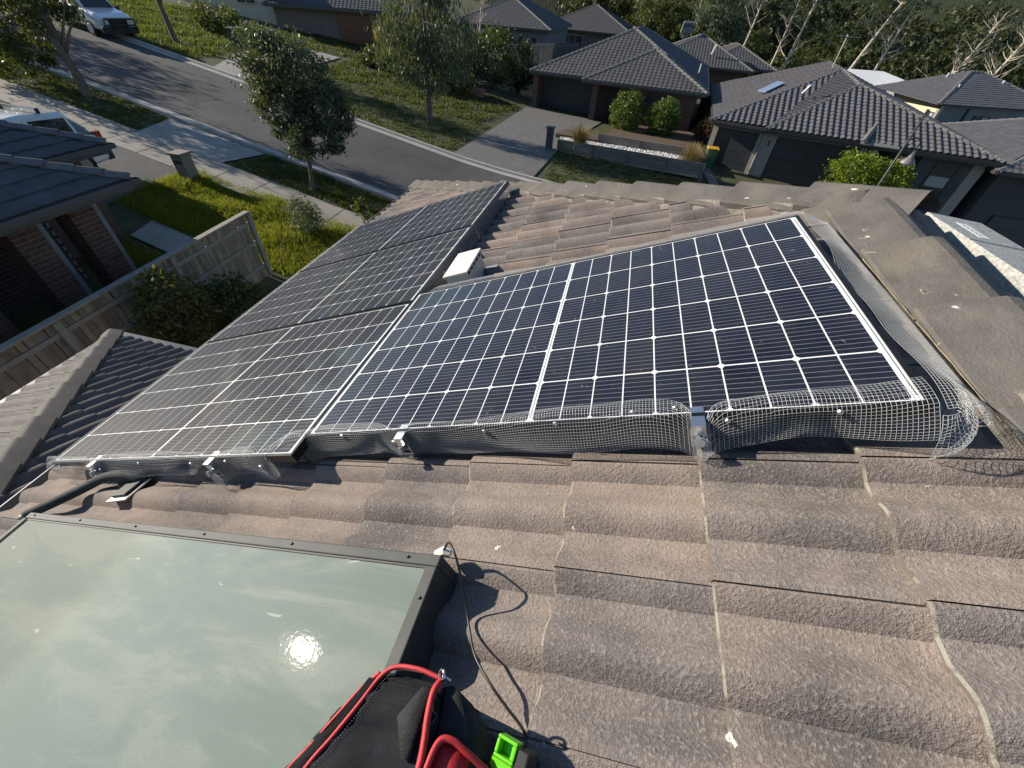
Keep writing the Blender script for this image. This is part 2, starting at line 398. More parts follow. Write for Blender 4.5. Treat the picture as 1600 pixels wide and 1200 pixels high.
# gutter, fascia, walls, lower storey
g = MB()
for k, (a, b) in enumerate(((E0, E1), (E1, mir(E1)))):
    d = (b-a).normalized(); o_ = Vector((d.y*-1, d.x, 0)) if k else Vector((-1, 0, 0))
    o_ = Vector((-1, 0, 0)) if k == 0 else Vector((0, 1, 0))
    for off, w, h0, h1 in ((.055, .11, -.13, -.125), (.108, .006, -.13, -.01), (.0, .006, -.13, -.02)):
        q0 = a + o_*off; q1 = b + o_*off + (Vector((0, .11, 0)) if k == 0 else Vector((.11, 0, 0)))
        if k: q0 = q0 - Vector((.11, 0, 0))
        g.beam(q0 + Vector((0,0,(h0+h1)/2)), q1 + Vector((0,0,(h0+h1)/2)), w, h1-h0)
g.build('gutter', GUT, house)
MB().box((E0.x+.02, VS, E0.z-.24), (E0.x+.05, VC-.02, E0.z-.03)).build('fascia', FASC, house)
WX0, WX1, WY1 = E0.x+.45, 2*XR-E0.x-.45, VC-.45
MB().box((WX0, VS, GZ(WX0)-.6), (WX1, WY1, E0.z-.15)).build('wall', RENDW, house)
# lower roof on the near left, in the shade of the wall
LZ = -2.62; LC = Vector((-5.75, 1.68, LZ)); LT = math.tan(PITCH); LD = 3.9
lw = MB()
La, Lb = Vector((WX0+.1, 1.68, LZ)), LC + Vector((LD, -LD, LD*LT))
Lf = [LC, Vector((WX0+.05, 1.68, LZ)), Vector((WX0+.05, 1.68-(WX0+.05-LC.x), LZ+(WX0+.05-LC.x)*LT))]
dx = WX0 + .05 - LC.x
Ll = [LC, LC + Vector((dx, -dx, dx*LT)), Vector((LC.x+dx, -4.5, LZ+dx*LT)), Vector((LC.x, -4.5, LZ))]
lower = lw.poly3(Lf[::-1], .02).poly3(Ll, .02).build('lower_roof', pm('roof_underlay', (.06, .055, .05)), house)
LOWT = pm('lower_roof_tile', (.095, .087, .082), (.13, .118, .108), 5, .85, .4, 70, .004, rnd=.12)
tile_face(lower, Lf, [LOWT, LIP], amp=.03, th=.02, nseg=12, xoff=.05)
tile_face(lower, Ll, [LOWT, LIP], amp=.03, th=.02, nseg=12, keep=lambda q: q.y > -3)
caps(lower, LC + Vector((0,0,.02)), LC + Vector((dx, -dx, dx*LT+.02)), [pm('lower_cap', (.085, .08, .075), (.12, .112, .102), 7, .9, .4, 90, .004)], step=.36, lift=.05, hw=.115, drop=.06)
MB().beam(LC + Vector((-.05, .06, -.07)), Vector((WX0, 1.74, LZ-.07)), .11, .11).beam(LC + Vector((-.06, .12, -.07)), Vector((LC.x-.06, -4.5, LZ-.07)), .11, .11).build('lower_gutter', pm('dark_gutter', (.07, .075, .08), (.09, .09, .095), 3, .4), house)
MB().box((LC.x+.45, -4.5, GZ(LC.x)-.6), (WX0, LC.y-.45, LZ-.1)).build('lower_wall', RENDW, house)

# ================================================================== solar panels
def cell_mat():
    m, t, b = nt_new('silicon_cell'); oc = objc(t); p = pos(t)
    sx = t.nodes.new('ShaderNodeSeparateXYZ'); lnk(t, oc, sx.inputs[0])
    fr = mth(t, 'FRACT', mth(t, 'ADD', mth(t, 'MULTIPLY', sx.outputs[1], 9/.166), .0))
    ln = mth(t, 'COMPARE', fr, .5); ln.node.inputs[2].default_value = .045
    inf = t.nodes.new('ShaderNodeObjectInfo')
    base = ramp(t, inf.outputs['Random'], [(0, (.005, .0065, .015)), (.5, (.007, .009, .022)), (1, (.012, .010, .018))]).outputs[0]
    dust_glare = noise(t, 4, 6, .7, p); c = mixc(t, mth(t, 'MULTIPLY', ramp(t, dust_glare.outputs[0], [(.35, (0,0,0)), (.75, (1,1,1))]).outputs[0], .13), base, (.145, .165, .165))  # dust film, its cool tint and strength also painting in hazy sky glare
    sp = noise(t, 26, 5, .75, p, .8); c = mixc(t, ramp(t, sp.outputs[0], [(.665, (0,0,0)), (.72, (.7,.7,.7))]).outputs[0], c, (.36, .36, .35))
    c = mixc(t, mth(t, 'MULTIPLY', ln, .55), c, (.30, .31, .33))
    lnk(t, c, b.inputs['Base Color']); b.inputs['Roughness'].default_value = .45; b.inputs['Specular IOR Level'].default_value = .12
    b.inputs['Coat Weight'].default_value = .8; b.inputs['Coat Roughness'].default_value = .05; b.inputs['Coat IOR'].default_value = 1.24
    return m
CELL = cell_mat()
BACK = pm('white_backsheet', (.80, .81, .80), (.72, .73, .72), 6, .5, coat=1)
FRAME = pm('black_anodised_frame', (.018, .019, .021), (.03, .03, .032), 10, .38, metal=.6)
RIBB = pm('tinned_ribbon', (.42, .43, .44), (.5, .5, .5), 30, .35, metal=.7)
ALU = pm('raw_aluminium', (.72, .73, .74), (.62, .63, .64), 20, .35, metal=1)
GALV = pm('galvanised_steel', (.62, .64, .64), (.50, .52, .52), 30, .4, metal=.9)
def cell_mesh():
    hx, hy, c = .0402, .0814, .0072; m = MB()
    pl = [(-hx, -hy), (hx-c, -hy), (hx, -hy+c), (hx, hy-c), (hx-c, hy), (-hx, hy)]
    n = len(pl); m.add([(x, y, .0001) for x, y in pl] + [(x, y, -.0005) for x, y in pl], [tuple(range(n))] + [(i, n+i, n+(i+1) % n, (i+1) % n) for i in range(n)])
    return m.mesh('cell', CELL)
CME = cell_mesh()
PAN = [(0, 0), (-1.7475, -.0892), (-1.7460, .9632), (-1.7435, 2.0212)]
PL = ['nearest solar panel up by the ridge with bunched wire mesh on its lower right corner', 'solar panel at the low left end with its centre bar over the eave',
      'middle solar panel of the lower column beside the white vent box', 'farthest solar panel of the lower column close to the hip caps']
PW, PH = 1.755, 1.038
RF = Matrix(((UPS.x, 0, NRM.x, 0), (0, 1, 0, 0), (UPS.z, 0, NRM.z, 0), (0, 0, 0, 1)))
for (pu, pv), lab in zip(PAN, PL):
    root = thing('solar_module', UVN(pu, pv, -.036), lab, 'solar panel', 'solar panels on the tiled roof')
    F = RF @ Matrix.Translation((pu, pv, 0)); m = MB(); a, b_, l = PW/2, PH/2, .0115
    m.box((-a, -b_, -.036), (a, -b_+l, 0), 0, F).box((-a, b_-l, -.036), (a, b_, 0), 0, F)
    m.box((-a, -b_+l, -.036), (-a+l, b_-l, 0), 0, F).box((a-l, -b_+l, -.036), (a, b_-l, 0), 0, F)
    m.build('frame', FRAME, root)
    lam = MB().box((-a+l, -b_+l, -.008), (a-l, b_-l, -.0028), 0, F).build('laminate', BACK, root)
    for sx in (-1, 0, 1):
        MB().box((sx*.8595-.0014, -.49, -.0028), (sx*.8595+.0014, .49, -.0024), 0, F).build('ribbon', RIBB, lam)
    for i in range(20):
        x = (.0065 + .0415 + (i-10)*.0845) if i >= 10 else -(.0065 + .0415 + (9-i)*.0845)
        for j in range(6):
            y = -.42 + .168*j
            inst('cell', CME, F @ Matrix.Translation((x, y, -.0024)) @ Matrix.Rotation(0 if i % 2 else math.pi, 4, 'Z'), lam)
# mounting rails with feet
RAILS = [(.44, -.548, .60), (-.44, -.548, .60), (-1.31, -.636, 2.60), (-2.19, -.636, 2.60)]
RL = ['aluminium rail end under the near panel beside the pulled up wire mesh', 'aluminium rail under the near panel close to the panel seam', 'aluminium rail under the lower panels nearer the ridge', 'aluminium rail under the lower panels next to the eave']
for (ru, v0, v1), lab in zip(RAILS, RL):
    root = thing('mounting_rail', UVN(ru, v0, -.075), lab, 'rail', 'rails carrying the panels')
    m = MB(); 
    m.box((ru-.019, v0, -.079), (ru+.019, v1, -.075), 0, RF).box((ru-.019, v0, -.075), (ru-.016, v1, -.037), 0, RF).box((ru+.016, v0, -.075), (ru+.019, v1, -.037), 0, RF).box((ru-.016, v0, -.056), (ru+.016, v1, -.053), 0, RF)
    m.build('rail', ALU, root)
    v = v0 + .07
    while v < v1:
        f = MB().box((ru+.0195, v-.02, -.148), (ru+.0245, v+.02, -.050), 0, RF).box((ru+.0245, v-.02, -.148), (ru+.075, v+.02, -.143), 0, RF)
        f.build('foot', ALU, root); v += 1.05
    MB().tube([UVN(ru, v0+.012, -.052), UVN(ru, v0-.018, -.040)], .009, 8).tube([UVN(ru, v0-.018, -.040), UVN(ru, v0-.026, -.037)], .013, 6).build('bolt', GALV, root)
    MB().box((ru-.016, v0-.004, -.036), (ru+.016, v0+.060, -.0005), 0, RF).build('end_clamp', ALU, root)

# ================================================================== bird-proofing wire mesh
WIRE = pm('galvanised_wire', (.74, .75, .74), (.62, .63, .63), 40, .45, metal=.25)
def wires(grid, r, nm=None):
    """grid of points (nt x nw x 3) -> three-sided wires along both directions"""
    g_ = np.asarray(grid, float); V = []; Fc = []; k = 0
    for arr in (g_, np.swapaxes(g_, 0, 1)):
        n, L = arr.shape[:2]
        d = np.gradient(arr, axis=1); d /= np.linalg.norm(d, axis=2, keepdims=True) + 1e-9
        ref = np.array([.31, .52, .79]); x = np.cross(d, ref); x /= np.linalg.norm(x, axis=2, keepdims=True) + 1e-9; y = np.cross(d, x)
        rings = np.stack([arr + r*(x*math.cos(a) + y*math.sin(a)) for a in (0, 2.094, 4.189)], 2)     # n L 3 3
        V.append(rings.reshape(-1, 3))
        idx = k + np.arange(n*L*3).reshape(n, L, 3)
        for q in range(3):
            f = np.stack([idx[:, :-1, q], idx[:, :-1, (q+1) % 3], idx[:, 1:, (q+1) % 3], idx[:, 1:, q]], -1).reshape(-1, 4); Fc.append(f)
        k += n*L*3
    return np.concatenate(V), np.concatenate(Fc)
def np_mesh(name, V, Fc, mat):
    me = bpy.data.meshes.new(name); nf = len(Fc); k = Fc.shape[1]
    me.vertices.add(len(V)); me.vertices.foreach_set('co', V.astype(np.float32).ravel())
    me.loops.add(nf*k); me.loops.foreach_set('vertex_index', Fc.astype(np.int32).ravel())
    me.polygons.add(nf); me.polygons.foreach_set('loop_start', np.arange(0, nf*k, k, dtype=np.int32))
    me.update(calc_edges=True); me.validate(); me.materials.append(mat); return me
UA, NA, VA_ = np.array(UPS), np.array(NRM), np.array((0., 1., 0.))
def skirt(name, label, p0, p1, outdir, fn, pitch, width, r=.00042, clips=()):
    """p0, p1: (u, v) ends of the panel edge; fn(t metres, s metres) -> (along shift, out, n)"""
    p0, p1 = np.array(p0, float), np.array(p1, float); L = np.linalg.norm(p1-p0); d = (p1-p0)/L; o = np.array(outdir, float)
    nt, nw = int(L/pitch)+1, int(width/pitch)+1
    G = np.zeros((nt, nw, 3))
    for i in range(nt):
        t = i*pitch
        for j in range(nw):
            sh, out, n = fn(t, j*pitch); uv = p0 + d*(t+sh) + o*out
            G[i, j] = uv[0]*UA + uv[1]*VA_ + n*NA
    V, Fc = wires(G, r); base = G[nt//2, -1]
    root = thing(name, base, label, 'bird mesh', 'wire mesh skirts round the panels')
    V = V - base
    o_ = bpy.data.objects.new('wire_mesh', np_mesh('wire_mesh', V, Fc, WIRE)); link(o_, root)
    for (t, s) in clips:
        sh, out, n = fn(t, s); uv = p0 + d*(t+sh) + o*out; c = Vector(uv[0]*UA + uv[1]*VA_ + n*NA)
        od = Vector(o[0]*UA + o[1]*VA_); MB().tube([c + od*.0005, c + od*.004], [.0070, .0058], 10).build('clip', GALV, root)
    return G
sm = lambda a, b, x: (lambda q: q*q*(3-2*q))(min(1, max(0, (x-a)/(b-a))))
bumpf = lambda x, c, w: math.exp(-((x-c)/w)**2)
def hang(s, ov, bulge, hangn, top=.004, lift=0.):
    """arc-length s from the inner rim lying on the glass, over the edge and down"""
    q = s - ov
    if q < 0: return q, top + lift*math.sin(max(0, min(1, s/max(ov, 1e-3)))*math.pi)
    out = .004 + bulge*math.sin(min(1., q/hangn)*math.pi*.62); return out, top - .9*q*(1 - .12*min(1, q/hangn))
def near1(t, s):                                    # t = 0 at u = -0.90
    u = -.90 + t
    pin = bumpf(u, .445, .032); pin2 = bumpf(u, -.47, .05); pin3 = .8*bumpf(u, -.90, .06)
    ov = .030 + .010*math.sin(u*7+1) + .020*bumpf(u, .33, .10) + .022*bumpf(u, .62, .16) + .018*sm(.7, .95, u)
    ov = 1.35*ov*(1-pin)*(1-.4*pin2)*(1-pin3) - .052*pin - .01*pin2
    out, n = hang(s, max(ov, -.2), .022 + .018*math.sin(u*5+.5) + .004*math.sin(u*17) + .030*pin + .02*pin2 + .034*sm(.66, .9, u), .122, lift=.010 + .006*math.sin(u*13))
    n += .004*math.sin(u*9) - .012*pin*0
    sh = -.022*(u-.445)/.032*bumpf(u, .445, .045)
    return sh, out, max(n, TN+.035)
skirt('bird_mesh', 'fine wire mesh skirt along the near edge of the nearest panel', (-.90, -.519), (.885, -.519), (0, -1), near1, .0082, .158, .00040,
      clips=((.21, .055), (.42, .052), (.76, .052), (.985, .056), (1.19, .050), (1.285, .028), (1.41, .058), (1.62, .068)))
def near2(t, s):
    u = -2.66 + t
    pin = bumpf(u, -1.31, .045); pin2 = bumpf(u, -2.19, .05); e = sm(-1.02, -.93, u)
    ov = .034 + .010*math.sin(u*6) + .018*bumpf(u, -1.16, .10) - .03*bumpf(u, -1.03, .05)
    ov = ov*(1-pin)*(1-.6*pin2) - .035*pin - .02*pin2
    out, n = hang(s, ov, .020 + .012*math.sin(u*6+.5) + .004*math.sin(u*19) + .045*pin + .035*pin2, .122, lift=.010 + .005*math.sin(u*11))
    return -.03*(u+1.31)/.05*bumpf(u, -1.31, .06), out - .075*e, max(n, TN+.02)
skirt('bird_mesh', 'fine wire mesh skirt along the near edge of the low left panel', (-2.66, -.608), (-.885, -.608), (0, -1), near2, .0084, .150, .00040,
      clips=((.12, .06), (.52, .06), (.85, .06), (1.20, .06), (1.44, .055), (1.62, .055)))
def right1(t, s):
    k = 1 - sm(.0, .16, t)
    w = .010*math.sin(t*8.5+.4) + .006*math.sin(t*19)
    q = s/.135
    out = .012 + w*(1-q) + .098*q + .012*math.sin(q*math.pi) - .012*k*q
    n = -.006 - .020*math.sin(q*math.pi*.9)*(1-1.2*k) - .062*q**1.5 + .012*k*math.sin(q*3.1)
    return .006*math.sin(s*30+t*9)*(1-k), out, max(n, TN+.03)
skirt('bird_mesh', 'wire mesh strip bowed out along the ridge side of the nearest panel', (.8775, -.53), (.8775, .56), (1, 0), right1, .0082, .140, .00040)
# crumpled corner where the two skirts meet
def corner(t, s):
    a = t/.16*math.pi/2; rr = .012 + .030*math.sin(s*60+t*40)*.25 + .034*math.sin(min(1, s/.12)*math.pi)
    return 0, 0, 0
CG = []
for i in range(20):
    a = -math.pi/2*1.08 + i/19*math.pi/2*1.42; row = []
    for j in range(20):
        q = j/19; rr = .020 + .050*math.sin((.18+.66*q)*math.pi) + .003*math.sin(i*.9+j*.5); n = .012 - .140*q + .003*math.sin(i*.8)
        u_, v_ = .874 + rr*math.cos(a), -.517 + rr*math.sin(a); row.append(np.array(UVN(u_, v_, max(n, TN+.02))))
    CG.append(row)
V, Fc = wires(CG, .00048); bs = np.array(UVN(.92, -.56, TN))
rt = thing('bird_mesh', bs, 'crumpled knot of wire mesh on the lower ridge side corner of the nearest panel', 'bird mesh', 'wire mesh skirts round the panels')
o_ = bpy.data.objects.new('wire_mesh', np_mesh('wire_mesh', V - bs, Fc, WIRE)); link(o_, rt)
MB().tube([UVN(.932, -.55, -.030), UVN(.944, -.547, -.024), UVN(.950, -.551, -.025), UVN(.945, -.556, -.031), UVN(.932, -.554, -.033)], .0006, 5).build('wire_tie', WIRE, rt)
def side(bl, seed, lay=0.0):
    def fn(t, s):
        q = max(0, s-.012)
        out = .004 + bl*math.sin(min(1, q/.11)*math.pi*.7)*(1+.5*math.sin(t*5+seed)) + lay*q
        n = (.002 if s < .012 else .002 - q*(1-.55*lay)) 
        return 0, (s-.012 if s < .012 else out), max(n, TN+.02)
    return fn
skirt('bird_mesh', 'wire mesh folded down the far edge of the nearest panel onto sunlit tiles', (-.79, .519), (.90, .519), (0, 1), side(.03, 1, .95), .0085, .13, .0005)
skirt('bird_mesh', 'wire mesh standing along the ridge side of the lower panels behind the vent box', (-.868, .53), (-.868, 2.54), (1, 0), side(.012, 2), .0095, .12, .0005, clips=((.30, .05), (.62, .05), (1.25, .05)))
skirt('bird_mesh', 'wire mesh hanging along the eave side of the lower panels', (-2.625, -.62), (-2.622, 2.55), (-1, 0), side(.02, 3, .9), .0105, .125, .0005)
skirt('bird_mesh', 'wire mesh along the far end of the farthest panel', (-2.62, 2.541), (-.87, 2.541), (0, 1), side(.02, 4, .6), .012, .12, .0005)
# ================================================================== roof furniture
CREAM = pm('cream_painted_vent', (.78, .75, .62), (.70, .68, .58), 8, .55)
BLACKR = pm('black_void', (.010, .010, .011), (.014, .014, .015), 8, .9)
vent = thing('roof_vent', UVN(-.70, .82, TN), 'cream metal box vent between the panels with dark slots under its lid', 'roof vent')
F = RF @ Matrix.Translation((-.705, .825, 0)) @ Matrix.Rotation(R(3), 4, 'Z')
MB().box((-.070, -.145, -.142), (.064, .145, -.010), 0, F).build('base', pm('vent_flashing', (.60, .60, .54), (.5, .5, .46), 12, .5), vent)
MB().box((-.080, -.160, -.010), (.074, .160, .002), 0, F).build('lid', CREAM, vent, bevel=.002)
for k in range(5):
    y = -.115 + k*.057
    MB().box((.0644, y-.019, -.030), (.0665, y+.019, -.016), 0, F).build('slot', BLACKR, vent)
MB().box((-.13, -.21, -.146), (.13, .20, -.138), 0, F).build('flashing', pm('grey_flashing', (.30, .32, .34), (.25, .27, .29), 10, .5, metal=.4), vent)

# ---- glazed hot-water collector
def glass_mat():
    m, t, b = nt_new('frosted_collector_glass'); p = pos(t)
    n1 = noise(t, 1.6, 6, .7, p, 1.2); fine = noise(t, 420, 2, .6, p)
    c = ramp(t, n1.outputs[0], [(.3, (.128, .166, .142)), (.55, (.136, .174, .150)), (.8, (.146, .182, .158))]).outputs[0]
    mp = t.nodes.new('ShaderNodeMapping'); mp.inputs['Scale'].default_value = (.7, 3.0, 1); mp.inputs['Rotation'].default_value = (0, 0, .75); lnk(t, p, mp.inputs[0])
    wv = noise(t, 2.0, 7, .7, mp.outputs[0], .7)
    c = mixc(t, ramp(t, wv.outputs[0], [(.50, (0,0,0)), (.58, (.24,.24,.24)), (.70, (.05,.05,.05))]).outputs[0], c, (.25, .255, .21))
    sc = noise(t, 9, 3, .5, mp.outputs[0], .5); c = mixc(t, ramp(t, sc.outputs[0], [(.715, (0,0,0)), (.735, (.4,.4,.4))]).outputs[0], c, (.5, .55, .5))
    lnk(t, c, b.inputs['Base Color']); b.inputs['Specular IOR Level'].default_value = .10
    rr = ramp(t, wv.outputs[0], [(.4, (.55,.55,.55)), (.7, (.42,.42,.42))]); lnk(t, rr.outputs[0], b.inputs['Roughness'])
    b.inputs['Coat Weight'].default_value = .5; b.inputs['Coat Roughness'].default_value = .025
    bn = bump(t, b, fine.outputs[0], .35, .0015)
    wz = noise(t, 60, 3, .6, p); b2 = t.nodes.new('ShaderNodeBump'); b2.inputs['Strength'].default_value = .10; b2.inputs['Distance'].default_value = .0016; lnk(t, wz.outputs[0], b2.inputs['Height']); lnk(t, b2.outputs[0], b.inputs['Coat Normal'])
    return m
GLS = glass_mat()
CFR = pm('dark_grey_aluminium', (.042, .048, .048), (.058, .064, .063), 14, .6, spec=.3)
coll = thing('solar_collector', UVN(-1.2, -1.4, TN), 'big flat solar hot water collector with pale green frosted glass', 'solar collector')
F = RF @ Matrix.Translation((-.142, -.898, -.030)) @ Matrix.Rotation(R(-.8), 4, 'Z')
CL, CW = 2.16, 1.25
def bar(a, b): return MB().box(a, b, 0, F)
bar((-CL, -.028, -.118), (0, 0, 0)).build('frame_rail', CFR, coll, bevel=.003)
bar((-CL, -CW, -.118), (0, -CW+.028, 0)).build('frame_rail', CFR, coll, bevel=.003)
bar((-.028, -CW+.0282, -.118), (0, -.0282, .0015)).build('frame_rail', CFR, coll, bevel=.003)
bar((-CL, -CW+.0282, -.118), (-CL+.028, -.0282, .0015)).build('frame_rail', CFR, coll, bevel=.003)
bar((-CL+.028, -CW+.028, -.06), (-.028, -.028, -.007)).build('glass', GLS, coll)
RUB = pm('rubber_seal', (.012, .013, .013), (.02, .02, .02), 10, .6)
sm_ = MB(); w = .0045
sm_.box((-CL+.0285, -.0285-w, -.0068), (-.0285, -.0285, -.0035), 0, F).box((-.0285-w, -CW+.0285, -.0068), (-.0285, -.0285-w, -.0035), 0, F).box((-CL+.0285, -CW+.0285, -.0068), (-CL+.0285+w, -.0285-w, -.0035), 0, F)
sm_.build('seal', RUB, coll)
for k in range(6):
    x = -.09 - k*.40
    MB().tube([F @ Vector((x, -.013, .0005)), F @ Vector((x, -.013, .0045))], [.0040, .003], 8).build('screw', CFR, coll)
for k in range(4):
    MB().tube([F @ Vector((-.013, -.10-k*.2, .0018)), F @ Vector((-.013, -.10-k*.2, .0058))], [.0040, .003], 8).build('screw', CFR, coll)
MB().tube([F @ Vector((-.035, .012, -.030)), F @ Vector((-.010, .020, -.024)), F @ Vector((.004, .018, -.028))], [.011, .014, .009], 8).build('cable_gland', CREAM, coll)

# ---- sensor cable
CAB = pm('black_cable', (.012, .012, .013), (.02, .02, .02), 10, .42)
pts = [UVN(-.152, -.880, -.046), UVN(-.128, -.872, -.020), UVN(-.098, -.900, -.012), UVN(-.082, -.938, -.045), UVN(-.070, -.985, -.088), UVN(-.048, -1.030, -.095), UVN(-.018, -1.072, -.088), UVN(.030, -1.112, -.085), UVN(.066, -1.138, -.095), UVN(.104, -1.165, -.108), UVN(.14, -1.21, -.11), UVN(.17, -1.30, -.11)]
tag(MB().tube(bez(pts, 10), .0028, 7).build('sensor_cable', CAB, smooth=True, loc=UVN(0, -1.05, TN)), 'thin black cable looping from the collector corner across the tiles', 'cable')

# ---- lagged pipe and its flashing
LAG = pm('foam_pipe_lagging', (.030, .034, .036), (.05, .055, .056), 30, .85, .6, 90, .004)
pr = thing('lagged_pipe', UVN(-2.1, -.66, TN), 'bent black foam lagged pipe running to the collector', 'pipe')
pp = bez([UVN(-1.895, -.640, -.135), UVN(-1.915, -.638, -.100), UVN(-1.985, -.640, -.066), UVN(-2.10, -.662, -.058), UVN(-2.24, -.728, -.070), UVN(-2.36, -.800, -.074), UVN(-2.452, -.862, -.072)], 8)
MB().tube(pp, .0225, 12).build('lagging', LAG, pr, smooth=True)
d = (pp[-1]-pp[-2]).normalized(); MB().tube([pp[-1]-d*.004, pp[-1]+d*.030], .0105, 10).build('copper_tail', pm('dull_copper', (.42, .40, .34), (.3, .3, .27), 20, .5, metal=.5), pr)
fl = thing('pipe_flashing', UVN(-1.93, -.69, TN), 'small square pale flashing with dark collar where the pipe enters the tiles', 'flashing')
F = RF @ Matrix.Translation((-1.925, -.690, -.106)) @ Matrix.Rotation(R(-8), 4, 'X') @ Matrix.Rotation(R(8), 4, 'Z')
MB().box((-.062, -.068, -.006), (.062, .06, .0), 0, F).build('plate', pm('pale_lead', (.70, .69, .63), (.6, .6, .56), 20, .5), fl)
MB().box((-.045, -.048, .0003), (.046, .05, .014), 0, F).build('collar', RUB, fl, bevel=.006)
MB().tube([F @ Vector((.02, .055, .01)), F @ Vector((.035, .062, .03))], .007, 8).build('screw', ALU, fl)

# ---- galvanised duct and ribbed unit on the far slope
SPNG = pm('spangled_galvanised', (.50, .50, .46), (.25, .26, .25), 55, .6, .25, 90, .002, metal=.1, lo=.35, hi=.65)
gd = thing('roof_duct', (2.1, 1.2, .0), 'flat galvanised metal duct with a white sticker beyond the ridge', 'roof duct')
F = Matrix.Translation((2.13, 1.27, .085)) @ Matrix.Rotation(R(4), 4, 'Z') @ Matrix.Rotation(R(5), 4, 'Y')
MB().box((-.16, -.95, -.30), (.16, .42, 0), 0, F).build('body', SPNG, gd, bevel=.004)
MB().box((-.162, .03, .0), (.162, .045, .004), 0, F).build('seam', SPNG, gd)
STK = pm('white_sticker', (.82, .82, .78), (.75, .75, .72), 10, .6)
stk = MB().box((-.06, .10, .0005), (.0, .31, .0018), 0, F).build('sticker', STK, gd)
INK = pm('faded_ink', (.20, .21, .22), (.28, .28, .29), 30, .7)
for k in range(5): MB().box((-.050, .125+k*.033, .0019), (-.036, .139+k*.033, .0024), 0, F).build('printed_mark', INK, stk)
MB().box((-.19, -.30, -.10), (-.165, .06, -.085), 0, F).build('batten', CREAM, gd)
MB().box((-.185, -.60, -.10), (-.172, -.30, -.088), 0, F).build('trim', ALU, gd)
ru = thing('ribbed_cover', (1.83, .42, .05), 'pale ribbed metal cover at the right edge beside the duct', 'cover')
F = Matrix.Translation((1.86, .38, .09)) @ Matrix.Rotation(R(8), 4, 'Z') @ Matrix.Rotation(R(12), 4, 'Y')
MB().box((-.12, -.34, -.22), (.10, .23, -.004), 0, F).build('body', SPNG, ru)
for k in range(24):
    MB().box((-.122, -.335+k*.024, -.0045), (.102, -.325+k*.024, .004), 0, F).build('rib', pm('ribbed_metal', (.66, .68, .66), (.56, .58, .57), 20, .4, metal=.5), ru)

# ---- leaf litter and droppings on the caps and tiles
DROP = pm('bird_dropping', (.72, .71, .66), (.6, .58, .52), 60, .8)
def surf(u, v):
    dg = bpy.context.evaluated_depsgraph_get(); h = scn.ray_cast(dg, UVN(u, v, .6), -NRM)
    return (h[1].dot(NRM), h[2]) if h[0] else (TN+.04, NRM)
bpy.context.view_layer.update()
def splat(u, v, a, b, rot, label, mat=DROP):
    rr = random.Random(int((u*31+v*17)*1000)); k = 13; ring = []
    for i in range(k):
        q = 2*math.pi*i/k; r_ = rr.uniform(.45, 1.2); x, y = a*r_*math.cos(q), b*r_*math.sin(q); uu, vv = u + x*math.cos(rot)-y*math.sin(rot), v + x*math.sin(rot)+y*math.cos(rot)
        ring.append(UVN(uu, vv, surf(uu, vv)[0] + .0006))
    c = UVN(u, v, surf(u, v)[0]); m = MB().add(ring + [c + NRM*.0016], [(i, (i+1) % k, k) for i in range(k)])
    m.add(ring + [p - NRM*.003 for p in ring], [(i, k+i, k+(i+1) % k, (i+1) % k) for i in range(k)])
    tag(m.build('bird_dropping', mat, loc=c), label, 'dropping', 'droppings on the roof')
splat(-.055, -.822, .007, .012, .3, 'chalky white bird dropping on the tile right of the collector corner')
splat(.435, -1.105, .006, .012, .5, 'cream dropping beside the course joint at the bottom of the roof', CREAM)
splat(.135, -.76, .004, .005, .5, 'tiny pale dropping on a roll below the middle of the near panel')
splat(.86, -.62, .010, .004, .2, 'pale scrape on the tile right of the near panel corner', LIP)
# ================================================================== tool bag
BLK = pm('black_canvas', (.012, .0135, .016), (.024, .026, .030), 14, .95, .9, 330, .003, spec=.15)
REDP = pm('red_piping', (.55, .035, .040), (.42, .025, .03), 50, .6, .4, 500, .001)
REDF = pm('red_nylon', (.48, .030, .034), (.40, .022, .028), 30, .6, .3, 300, .001)
GREYW = pm('grey_webbing', (.050, .052, .053), (.030, .031, .033), 18, .95, .9, 300, .003, spec=.15)
bag = thing('tool_bag', UVN(-.03, -1.35, TN), 'black canvas tool bag with red piping and a steel ring beside the collector', 'bag')
def ring(v, ul, ur, nt, nb, k=14, cr_=.030, tilt=0):
    out = []
    for a, (cx, cy) in ((0, (ur-cr_, nt-cr_)), (1, (ul+cr_, nt-cr_)), (2, (ul+.01, nb+.01)), (3, (ur-.01, nb+.01))):
        c_ = cr_ if a < 2 else .01
        for q in range(4):
            th = (a + q/3)*math.pi/2; out.append(UVN(cx + c_*math.cos(th), v + tilt*(cx), cy + c_*math.sin(th)))
    return out
rg = [ring(-1.165, -.100, -.010, .020, -.10, cr_=.012), ring(-1.150, -.122, .006, .045, -.12, cr_=.014), ring(-1.170, -.142, .012, .058, -.12, cr_=.014), ring(-1.215, -.170, .018, .061, -.12, cr_=.014), ring(-1.30, -.222, .020, .063, -.12, cr_=.014), ring(-1.42, -.272, .030, .060, -.12, cr_=.014), ring(-1.60, -.33, .04, .05, -.12, cr_=.014)]
rg2 = []
for i in range(len(rg)-1):
    for k in range(6): rg2.append([a.lerp(b, k/6) for a, b in zip(rg[i], rg[i+1])])
rg2.append(rg[-1])
for i, r_ in enumerate(rg2):
    for k, q in enumerate(r_): r_[k] = q + NRM*(.0035*math.sin(i*.9+k*1.7)+.0025*math.sin(i*2.1-k)) + UPS*(.002*math.sin(i*1.3+k))
MB().loft(rg2).build('body', BLK, bag, smooth=True)
lp = [(-.004, -1.143, .052), (-.045, -1.139, .058), (-.088, -1.143, .060), (-.112, -1.162, .060), (-.130, -1.203, .062), (-.153, -1.25, .064), (-.180, -1.30, .065), (-.225, -1.42, .062)]
